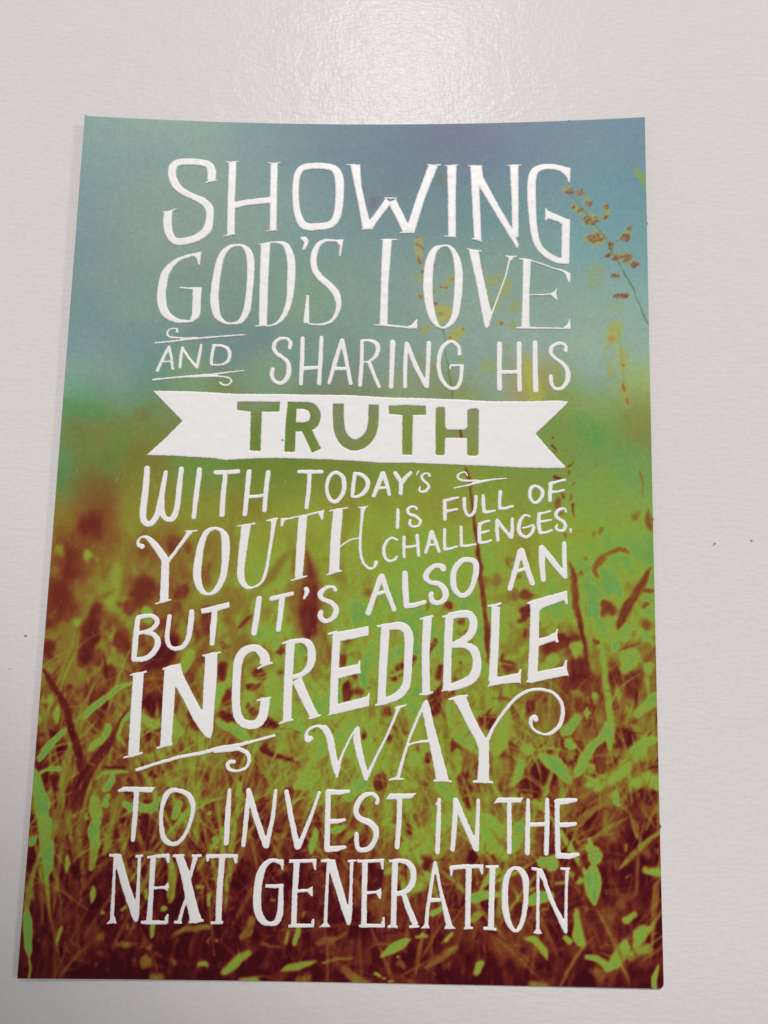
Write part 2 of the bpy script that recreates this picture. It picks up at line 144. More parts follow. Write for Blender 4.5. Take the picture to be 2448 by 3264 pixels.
INCREDIBLE|N|l -37.11,-31.74,2.38 -37.09,-37.12,2.51 -37.14,-47.52,2.31;l -38.7,-32.1,0.39 -36.84,-31.62,0.84 -35.03,-31.06,0.45;l -38.98,-48.05,0.38 -37.2,-47.44,0.71 -35.82,-47.18,0.44;p -37.54,-31.72 -35.03,-31.06 -34.35,-33.19 -32.48,-36.49 -30.17,-40.3 -28.55,-41.92 -27.62,-43.54 -28.07,-45.87 -28.91,-45.75 -30.39,-44.14 -31.91,-41.98 -34.08,-38.17 -35.47,-35.99 -36.79,-34.9;p -30.09,-29.21 -27.45,-28.6 -27.35,-33.62 -27.56,-39.15 -27.68,-44.63 -28.12,-45.9 -28.92,-45.61 -30.16,-43.32 -30.31,-40.3 -29.99,-40.02 -30.02,-35.06 -29.93,-30.04;l -30.54,-29.22,0.39 -28.63,-28.84,0.68 -26.72,-28.36,0.39
INCREDIBLE|C|c -17.42,-30.7,2.25 -17.69,-28.97,2.03 -19.32,-27.49,1.64 -21.3,-27.75,1.69 -22.66,-29.07,1.86 -23.18,-31.31,1.85 -23.26,-34.65,1.74 -23.14,-38.52,1.73 -22.75,-40.99,1.83 -21.78,-42.48,1.77 -20.35,-43,1.83 -18.68,-42.77,1.83 -17.61,-41.44,2 -17.24,-39.51,2 -17.15,-37.53,2.06;l -19.09,-31.65,0.39 -17.48,-30.79,0.62 -15.79,-30.34,0.34;l -18.87,-38.11,0.39 -17.48,-37.75,0.5 -15.94,-37.42,0.33
INCREDIBLE|R|l -12.32,-25.84,1.87 -12.5,-33.34,1.85 -12.47,-42.11,1.72;l -14.18,-26.38,0.4 -12.54,-25.93,0.79;l -14.13,-42.69,0.33 -12.66,-42.11,0.55 -11.13,-41.81,0.33;c -12.54,-26.13,1.25 -10.27,-25.69,1.02 -8.69,-26.14,1.53 -7.87,-27.67,1.75 -7.81,-29.63,1.75 -8.38,-31.31,1.46 -9.75,-32.59,1.12 -11.57,-33.21,0.95;l -10.71,-33.72,2.13 -9.04,-37.15,1.95 -6.79,-41.29,1.83;l -8.1,-41.59,0.33 -6.65,-41.17,0.55 -5.48,-40.79,0.33
INCREDIBLE|E|l -2.69,-24.04,1.72 -2.9,-32.06,1.7 -2.96,-40.59,1.74;l -4.57,-24.2,0.43 -2.57,-23.79,0.74;p -2.88,-23.8 3.74,-22.45 3.95,-22.51 3.93,-24.41 -1.9,-25.67 -2.04,-26.13 -2.8,-26.76;p -2.97,-31.46 -2.06,-31.14 1.76,-30.31 2.2,-29.48 2.38,-29.54 2.38,-30.75 2.51,-32.26 2.11,-32.2 1.04,-32.44 -2,-33.31 -2.91,-33.63;p -4.48,-41.01 -3.19,-40.21 -2.47,-38.65 -1.87,-38.4 3.74,-36.88 4.37,-36.03 4.49,-36.12 4.34,-38.81 -1.81,-40.36
INCREDIBLE|D|l 7.45,-22.63,1.91 7.13,-30.06,1.77 6.91,-38.16,1.69;l 5.68,-22.48,0.43 7.59,-22.14,0.8;l 5.61,-38.63,0.36 7.28,-38.15,0.72;c 7.29,-22.6,1.41 10.07,-22.24,1.72 11.62,-22.8,1.84 12.38,-24.49,1.96 12.35,-28.44,1.77 12.22,-32.37,1.7 11.8,-34.78,1.75 10.3,-36.54,1.69 8.48,-37.39,1.45 6.97,-38.01,1.15
INCREDIBLE|I|l 16.22,-20.44,1.91 15.9,-28.07,1.65 16.15,-36.04,1.69;l 14.62,-20.78,0.43 16.22,-20.44,0.68 17.45,-20.05,0.43;l 14.72,-36.28,0.42 16.39,-36,0.66 17.55,-35.71,0.42
INCREDIBLE|B|l 20.78,-20.18,1.85 20.53,-27.68,1.65 20.4,-35.06,1.75;l 19.37,-20.26,0.43 20.84,-19.9,0.8;l 19.28,-35.41,0.36 20.65,-34.96,0.72;c 20.69,-20.06,1.42 23.31,-19.52,1.6 25.01,-19.67,1.66 25.84,-21.03,1.72 25.63,-22.87,1.71 24.56,-24.42,1.59 22.42,-25.58,1.22 20.89,-26.31,1.04;c 21.5,-25.99,1.22 23.96,-26.04,1.22 25.8,-26.82,1.83 26.57,-28.78,1.82 26.42,-31.19,2 25.36,-32.95,1.93 23.08,-34.05,1.81 20.49,-34.85,1.39
INCREDIBLE|L|l 30.52,-17.91,1.85 30.24,-26.59,1.77 29.84,-33.37,1.75;l 28.79,-17.82,0.43 30.4,-17.61,0.68 31.75,-17.09,0.37;p 28.71,-34.44 29.47,-33.23 30.69,-32.31 31.3,-32.3 35.1,-31.47 35.5,-30.65 35.75,-30.71 35.61,-33.65 35.25,-33.42 31.6,-33.79
INCREDIBLE|E|l 38.71,-16.85,1.91 38.39,-26.43,2.01 38.04,-32.61,2.05;p 36.8,-17.16 37.79,-16.52 45.43,-14.24 45.52,-17.16 45,-17.11 44.7,-16.31 40.23,-18.02 39.46,-18.8 37.77,-18.83 37.63,-17.3;p 38.96,-24.45 41.41,-23.71 42.79,-23.01 43.25,-22.24 43.4,-22.39 43.24,-23.61 43.53,-24.97 43.07,-25.13 42.62,-24.69 38.94,-26.06;p 36.61,-33.39 37.38,-32.32 38.6,-31.19 39.06,-31.09 44.38,-29.94 44.85,-28.66 45.25,-28.56 45.14,-30.22 45.51,-31.71 42.23,-32.38 37.67,-33.43
flourish_d|~|l -43.01,-52.49,0.65 -38.66,-51.01,0.66 -34.01,-49.64,0.71 -29.32,-48.74,0.77 -26.02,-47.73,0.83 -22.97,-47.27,0.83 -18.82,-46.16,0.61 -14.72,-44.99,0.55;C -27.1,-48.56,0.55 -24.33,-48.05,0.94 -22.1,-47.93,0.83 -20.39,-48.71,0.93 -19.9,-50.19,0.82 -20.68,-51.68,0.66 -22.46,-52.26,0.6 -23.93,-51.88,0.82 -24.33,-51.03,0.88 -23.8,-50.48,0.77 -23.02,-50.41,0.88
WAY|W|C -7.41,-45.5,0.99 -8.05,-45.76,1.21 -8.35,-45.09,0.94 -8.29,-44.27,0.61 -7.42,-43.43,0.66 -6.03,-42.99,0.61 -4.62,-43.51,1.27;c -5.19,-43.11,1 -4.47,-43.65,1.44 -3.58,-45.26,1.49 -2.95,-47.96,1.48 -2.31,-50.65,1.37 -1.91,-52.26,1.2;p -2.57,-51.46 -1.19,-51.03 -1.66,-53.22 -2.1,-53.23;l -2.04,-52.18,0.71 -0.7,-48.07,0.54 0.89,-44.8,0.42 1.82,-43.16,0.36;p 2.14,-42.77 2.52,-43.15 2.89,-46.23 3.73,-49.73 4.69,-52.63 4.27,-53.68 3.72,-53.58 3.01,-51.5 2.05,-48.89 1.21,-45.53 1.47,-43.91;l 4.31,-52.78,0.83 6.27,-48.51,0.54 8.31,-44.36,0.54 10.06,-40.18,0.66 10.49,-38.98,0.9;l 9.67,-39.06,0.42 10.79,-38.83,0.54 12.1,-38.42,0.3
WAY|A|l 10.57,-52.94,0.83 11.71,-48.69,0.65 12.86,-44.85,0.6 14.32,-41.28,0.6 15.95,-37.68,0.6;l 8.71,-53.41,0.35 10.12,-53.09,0.59 11.77,-53.17,0.35;p 15.95,-37.24 16.4,-37.23 17.03,-38.85 17.67,-41.8 19.23,-47.07 20.78,-52.57 21.08,-53.38 18.38,-53.44 18.06,-51.47 17.12,-47.11 16.17,-43.31 15.52,-40.07 15.21,-38.89;l 17.78,-53.39,0.41 19.58,-53.12,0.77 21.53,-53.49,0.35;C 11.99,-47.22,0.42 12.88,-46.32,0.48 14.38,-45.85,0.48 16.8,-45.51,0.6
WAY|Y|p 21.57,-36.92 24.31,-36.32 25.23,-38.69 27.05,-42.5 28.56,-44.82 29.17,-44.81 29.11,-47.44 26.91,-46.91 26.46,-45.45 24.63,-42.25 22.8,-38.74;l 20.72,-37.14,0.42 22.79,-36.65,0.84 24.73,-36.2,0.42;l 28.05,-45.12,2.14 28.03,-49.8,2.19 27.91,-53.29,2.47;l 25.82,-53.39,0.41 27.82,-53.17,0.94 29.92,-53.45,0.41;C 28.81,-45.11,0.89 30.07,-42.43,0.66 31.89,-39.74,0.66 34.02,-37.17,0.72 36.14,-35.49,0.72 38.27,-34.79,0.66 40.69,-34.8,0.66 42.5,-35.51,0.66 43.84,-37.12,0.78 44.21,-39.18,0.84 43.64,-41.56,0.89 42.12,-43.21,0.77 40.31,-43.69,0.53 38.51,-42.99,0.6 37.62,-41.68,0.77 37.8,-40.65,0.9 38.53,-40.25,0.96 38.71,-40.78,1.01
TO|T|p -46.37,-56.49 -45.31,-55.74 -38.87,-55.72 -39.4,-56.8 -45.1,-56.7 -46.13,-56.83;L -42.56,-56.51,1.06 -42.55,-61.46,1.11 -42.71,-66.04,0.93
TO|O|o -34.34,-56.28,0.88 -32.2,-56.97,1.06 -31.06,-58.68,1.12 -30.95,-60.69,0.88 -31.69,-63.57,0.76 -32.91,-65.87,0.81 -34.64,-66.75,0.87 -36.49,-65.65,1.16 -37.19,-62.81,0.88 -37.26,-60.23,0.82 -36.66,-57.62,1.18 -35.68,-56.45,1.06
INVEST|I|L -23.68,-56.06,0.71 -23.79,-60.27,1.17 -23.86,-66.33,1.05
INVEST|N|L -19.78,-56.02,0.77 -20.01,-61.06,1 -20.36,-66.64,0.87;L -19.77,-56.07,1.12 -18.05,-61.31,1.23 -15.89,-66.63,1.22;L -14.27,-56.05,0.77 -14.62,-60.96,0.88 -15.68,-66.74,0.99
INVEST|V|L -12.04,-56.16,1 -10.86,-61.46,1.11 -9.48,-66.79,1.22;L -5.34,-56.16,0.65 -7.12,-61.38,0.82 -9.18,-66.78,0.99
INVEST|E|L -3.54,-55.98,1.12 -3.53,-61.31,1.17 -3.52,-67,1.16;L -3.54,-56.04,1.18 -1.28,-56.02,1.06 0.57,-55.81,0.71;L -3.37,-61.7,0.99 -1.73,-61.7,0.99 -0.09,-61.4,0.64;L -3.52,-67.09,1.16 -1.58,-66.96,1.16 0.13,-66.64,0.64
INVEST|S|C 6.4,-57.99,0.82 6.5,-57.07,0.82 5.37,-56.23,0.82 3.73,-56.61,1 2.42,-58.31,1.23 2.25,-60.04,1.17 3.23,-61.16,1.17 5.04,-61.84,1.34 6.2,-63.1,1.34 6.24,-64.8,1.05 5.29,-66.53,1.1 3.82,-67.13,0.99 2.77,-66.81,0.99 2.44,-65.46,0.99 2.41,-64.09,0.93
INVEST|T|p 8.09,-57.21 8.97,-56.09 14.36,-55.89 13.48,-56.92 8.99,-57.25;L 10.99,-56.69,1.12 10.95,-61.57,1.05 10.64,-66.35,0.99
IN|I|L 19.02,-57.09,0.76 18.91,-61.68,1.05 18.75,-67.16,0.98;L 18.43,-57.96,0.41 19.02,-57.2,0.59
IN|N|L 22.3,-57.02,0.94 22.18,-61.6,1.11 21.77,-66.58,0.98;L 22.36,-57.13,1.17 24.26,-61.56,1.28 26.5,-66.33,1.22;L 26.93,-57.03,0.76 26.79,-61.5,0.87 26.56,-66.28,1.1
THE|T|p 30.06,-57.59 30.81,-56.37 35.96,-56.25 35.42,-57.3 30.96,-57.4;L 33.19,-56.92,0.94 33.18,-61.64,0.99 33.16,-66.83,0.98
THE|H|L 37,-56.69,0.76 36.88,-61.27,1.05 36.79,-66.89,1.04;L 40.84,-56.6,0.88 40.8,-61.18,1.05 40.53,-66.94,0.98;l 36.88,-61.5,0.87 40.74,-61.32,0.81
THE|E|L 42.86,-56.9,1.05 42.8,-61.7,1.04 42.89,-66.88,1.1;L 42.86,-56.9,1.28 44.64,-56.74,1.23 46.57,-56.47,0.76;L 42.95,-61.41,1.04 44.88,-61.31,1.04 46.45,-61.1,0.7;L 42.88,-67.28,1.21 45.09,-67.37,1.09 46.86,-66.99,0.75
NEXT|N|l -46.11,-69.35,0.52 -45.98,-74.84,0.63 -45.9,-81.38,0.85;l -47.25,-69.09,0.52 -46.07,-69.07,0.69 -44.88,-69.13,0.58;p -46.9,-82.06 -46.15,-81.1 -45.88,-80.69 -45.39,-80.68 -44.92,-81.94;p -46.52,-68.93 -44.89,-68.99 -44.18,-70.87 -42.75,-74.79 -41.19,-78.39 -40.72,-81.3 -41.07,-81.66 -41.59,-81.45 -42.95,-78.42 -44.35,-75.09 -45.8,-70.9;l -41.17,-69.27,0.75 -41.09,-73.92,0.63 -41.01,-78.94,0.97 -41.06,-81.03,1.03;l -41.98,-69.2,0.52 -41.18,-69.19,0.58 -40.45,-69.01,0.52
NEXT|E|l -38.42,-69.23,1.16 -38.42,-75.56,1.03 -38.49,-81.73,1.14;l -39.6,-69.39,0.46 -37.18,-69.07,0.75 -35.27,-68.89,0.7;p -36.01,-68.9 -35.13,-68.75 -35.1,-70.3 -35.47,-70.48 -35.81,-69.75;l -38.44,-75.22,0.63 -36.83,-75.11,0.52 -35.36,-75,0.57;p -35.81,-74.81 -35.12,-73.96 -34.92,-74.94 -35.17,-75.78 -35.78,-75.37;l -40.1,-81.7,0.57 -38.2,-81.67,0.85 -34.83,-81.62,0.74;p -35.34,-81.35 -35.44,-80.79 -35.01,-80.09 -34.71,-80.09 -34.67,-81.83
NEXT|X|p -34.07,-68.96 -32.39,-68.84 -31.1,-71.78 -30.2,-74.86 -28.96,-78.74 -27.95,-81.27 -30.28,-81.54 -30.65,-80.16 -31.39,-77.39 -32.33,-73.77 -33.22,-70.97;l -34.52,-68.96,0.52 -33.18,-68.94,0.7 -32.15,-68.84,0.46;l -29.91,-69.08,1.04 -30.75,-72.9,0.63 -31,-73.75,0.58;l -31.14,-76.55,0.57 -31.9,-78.79,0.69 -32.5,-81.35,0.74;l -30.66,-68.9,0.52 -29.77,-68.94,0.7 -28.65,-68.78,0.52;l -30.58,-81.54,0.46 -29.12,-81.32,0.74 -27.66,-81.07,0.46;l -33.51,-81.59,0.51 -32.48,-81.57,0.57 -31.99,-81.51,0.51
NEXT|T|l -27.69,-68.96,0.81 -24.72,-68.84,0.81 -21.46,-68.78,0.7;p -27.85,-68.76 -26.96,-68.74 -27.2,-69.88 -27.63,-70.06;p -22.29,-68.66 -21.41,-68.56 -21.46,-70.06 -21.92,-70.23 -22.26,-69.51;l -24.53,-69.12,1.22 -24.77,-75.32,1.26 -24.7,-81.55,1.25;l -26.23,-81.6,0.51 -24.71,-81.43,0.74 -23.77,-81.42,0.57
GENERATION|G|p -12.07,-69.22 -12.14,-71.28 -12.5,-71.18 -12.71,-70.31 -13.38,-70.09 -13.11,-69.24;c -12.8,-69.74,0.87 -14.29,-69.49,0.81 -15.75,-70.23,1.16 -16.71,-72.08,1.56 -17.11,-74.61,1.61 -17.18,-77.12,1.66 -16.85,-79.34,1.6 -15.91,-80.93,1.37 -14.56,-81.51,0.85 -13.25,-81.21,1.14 -12.56,-79.81,1.26 -12.45,-77.31,1.15 -12.47,-74.38,0.92;l -15.58,-74.36,0.63 -13.8,-74.4,0.75 -11.97,-74.28,0.75
GENERATION|E|l -9.47,-69.53,1.27 -9.68,-75.58,1.09 -9.7,-81.74,1.14;l -11.02,-69.57,0.64 -8.94,-69.52,0.75 -5.53,-69.31,0.64;p -6.43,-69.19 -5.51,-69.08 -5.56,-71.14 -5.92,-71.1 -6.25,-69.89;l -9.63,-75.24,0.63 -6.98,-75.02,0.57;p -7.13,-74.82 -6.12,-74.24 -6.05,-76.2 -6.5,-76.1 -7.11,-75.38;l -10.72,-81.85,0.51 -8.52,-81.72,0.8 -5.73,-81.66,0.68;p -6.24,-81.48 -6.2,-80.92 -5.92,-80.36 -5.63,-80.36 -5.64,-81.93
GENERATION|N|l -3.14,-69.68,0.58 -3.29,-74.88,0.69 -3.4,-81.14,0.74;l -4.63,-69.43,0.52 -3.01,-69.26,0.75;p -4.64,-81.94 -3.84,-81.23 -3.11,-80.99 -2.35,-81.83;p -3.61,-69.04 -1.82,-69.09 -1.1,-71.47 0.92,-77.57 1.71,-79.78 1.46,-81.39 0.93,-81.34 -0.08,-78.99 -1.35,-75.4 -2.79,-71.51;l 1.54,-69.38,0.75 1.53,-74.77,0.63 1.45,-78.67,0.97 1.33,-81.03,0.8;l 0.74,-69.32,0.46 1.45,-69.27,0.52 2.57,-69.13,0.41
GENERATION|E|l 4.25,-69.24,1.21 4.21,-75.27,1.09 4.29,-81.43,1.14;l 2.68,-69.27,0.58 4.9,-69.22,0.69 8.01,-69.01,0.64;p 7.27,-68.8 8.04,-68.79 7.96,-70.7 7.6,-70.74 7.35,-69.73;l 4.44,-75.27,0.57 6.8,-75.07,0.57;p 6.65,-74.94 7.52,-74.22 7.69,-75.05 7.56,-76.34 7.12,-76.21 6.66,-75.44;l 3.26,-81.54,0.51 5.17,-81.41,0.74 8.39,-81.34,0.68;p 7.66,-81.16 8.01,-79.77 8.36,-79.76 8.46,-81.61
GENERATION|R|l 10.3,-69.1,1.27 10.16,-75.14,1.15 10.15,-81.4,1.14;l 9.05,-69.13,0.58 10.39,-69.02,0.75;l 8.98,-81.54,0.51 10.15,-81.35,0.68 10.98,-81.5,0.51;c 10.39,-69.02,0.75 12.31,-69.14,1.04 13.66,-70.21,1.27 13.98,-71.97,1.27 13.56,-73.66,1.26 12.4,-74.81,1.09 10.49,-75.41,0.86;l 12.05,-75.23,1.03 13.03,-77.85,1.2 14.54,-81.08,1.25;l 13.23,-81.44,0.51 14.55,-81.3,0.62 15.28,-81.39,0.45
GENERATION|A|l 18.24,-69.35,0.69 17.54,-73.85,0.75 16.86,-78.32,0.8 16.65,-81.2,0.8;p 15.58,-81.69 16.45,-80.82 17.03,-80.66 17.33,-81.65;p 17.94,-69.07 18.29,-68.89 18.59,-69.11 18.99,-70.73 19.76,-74.36 20.96,-78.22 21.86,-80.96 22.45,-81.55 20.26,-81.72 20.54,-80.86 19.79,-77.69 19.02,-73.82 18.4,-71.03;l 17.42,-76.36,0.8 19.48,-76.26,0.74
GENERATION|T|l 21.5,-70.12,0.92 24.45,-69.77,0.86 27.84,-69.69,0.75;p 21.14,-69.9 22.23,-69.76 21.94,-70.67 21.74,-71.79 21.45,-71.74 21.26,-70.82;p 27.04,-69.57 27.99,-69.4 27.93,-71.09 27.64,-71.32 27.25,-70.54;l 25.1,-69.89,1.27 24.94,-75.63,1.14 24.85,-81.28,1.13;l 24.14,-81.51,0.45 24.93,-81.33,0.62 25.96,-81.41,0.45
GENERATION|I|l 29.82,-69.64,1.27 29.64,-75.52,1.14 29.46,-81.33,1.25;l 28.43,-69.73,0.52 29.76,-69.78,0.69 31.08,-69.67,0.52;l 28,-81.37,0.57 29.46,-81.33,0.74 30.57,-81.58,0.51
GENERATION|O|o 34.32,-69.87,0.69 35.5,-70.35,1.15 36.37,-72.01,1.38 36.44,-74.8,1.08 36.25,-77.3,1.02 35.74,-79.8,0.96 34.85,-81.47,0.74 33.98,-81.55,0.74 33.11,-80.42,1.13 32.39,-77.95,1.37 32.25,-75.18,1.31 32.4,-72.94,1.26 32.85,-71.25,1.09 33.44,-70.26,0.86
GENERATION|N|l 38.88,-70.41,0.57 38.83,-75.85,0.68 38.73,-81.38,0.68;l 37.56,-69.88,0.46 38.59,-70,0.75;p 37.91,-82 38.44,-81.11 39.02,-81.1 39.6,-82.07 38.78,-82.28;p 38.45,-69.8 39.62,-69.83 40.34,-71.08 41.2,-73.85 42.62,-77.14 43.91,-79.32 44.66,-81.51 44.31,-82.01 43.87,-81.8 42.31,-78.54 40.89,-75.52 39.75,-72.21 38.88,-70.69;l 44.71,-69.74,0.86 44.48,-73.21,0.57 44.37,-77.1,0.63 44.26,-81.38,0.73;l 43.35,-69.74,0.52 44.62,-69.8,0.63 45.29,-69.67,0.46
"""
BANNER = "p -44.21,27.59 -40.34,27.67 -34.58,27.67 -25.91,27.37 -17.24,27.53 -8.56,27.54 -0.22,27.52 8.72,27.12 14.66,27.07 23.55,26.83 29.46,26.51 38.28,26.58 44.14,26.82 46.06,26.52 45.53,25.7 42.64,22.81 39.11,19.4 42.27,15.59 45.36,12.28 45.13,11.86 41.08,11.76 35.28,11.88 26.54,12.2 20.69,12.36 11.9,12.6 6.03,12.45 2.17,12.75 -5.24,13.07 -16.7,13.16 -22.41,12.93 -27.53,12.5 -30.97,12.89 -39.53,13.22 -44.64,13.24 -44.38,13.62 -40.89,17.08 -37.47,20.94 -40.72,24.17"
KNOCKOUT = """p -25.75,25.52 -16.54,25.66 -16.52,23.6 -20.38,23.52 -20.31,14.73 -22.52,14.8 -22.69,23.47 -25.72,23.77
l -13.76,25.68,1.94 -13.95,20.33,2.16 -13.95,14.67,2.2;c -13.97,24.93,1.47 -11.37,25.01,1.47 -9.56,24.57,1.88 -8.61,22.95,2.22 -9.16,20.95,2.16 -10.92,20.27,1.93 -12.93,20.17,1.93;l -10.56,19.8,1.92 -8.17,15.01,2.09
c -3.73,25.47,2.3 -3.57,21.68,2.34 -3.12,19.1,2.4 -1.88,17.15,2.39 0.05,16.36,2.39 2.04,17.15,2.39 3.48,19.05,2.28 4.01,21.8,2.22 4.03,25.4,2.23
p 7.33,25.14 11.12,25.4 15.34,25.24 15.36,23.38 12.52,23.28 12.46,14.47 10.46,14.44 10.33,23.32 7.45,23.46
p 17.59,24.66 18,24.97 19.27,24.98 19.51,24.68 19.58,20.63 20.05,20 23.94,20.04 24.43,20.68 24.45,24.33 24.89,24.67 26.36,24.78 26.84,24.35 26.77,14.83 26.39,14.41 24.78,14.42 24.43,14.8 24.41,17.96 24.18,18.35 19.77,18.3 19.54,17.91 19.5,14.74 19.16,14.47 17.89,14.42 17.63,14.72"""
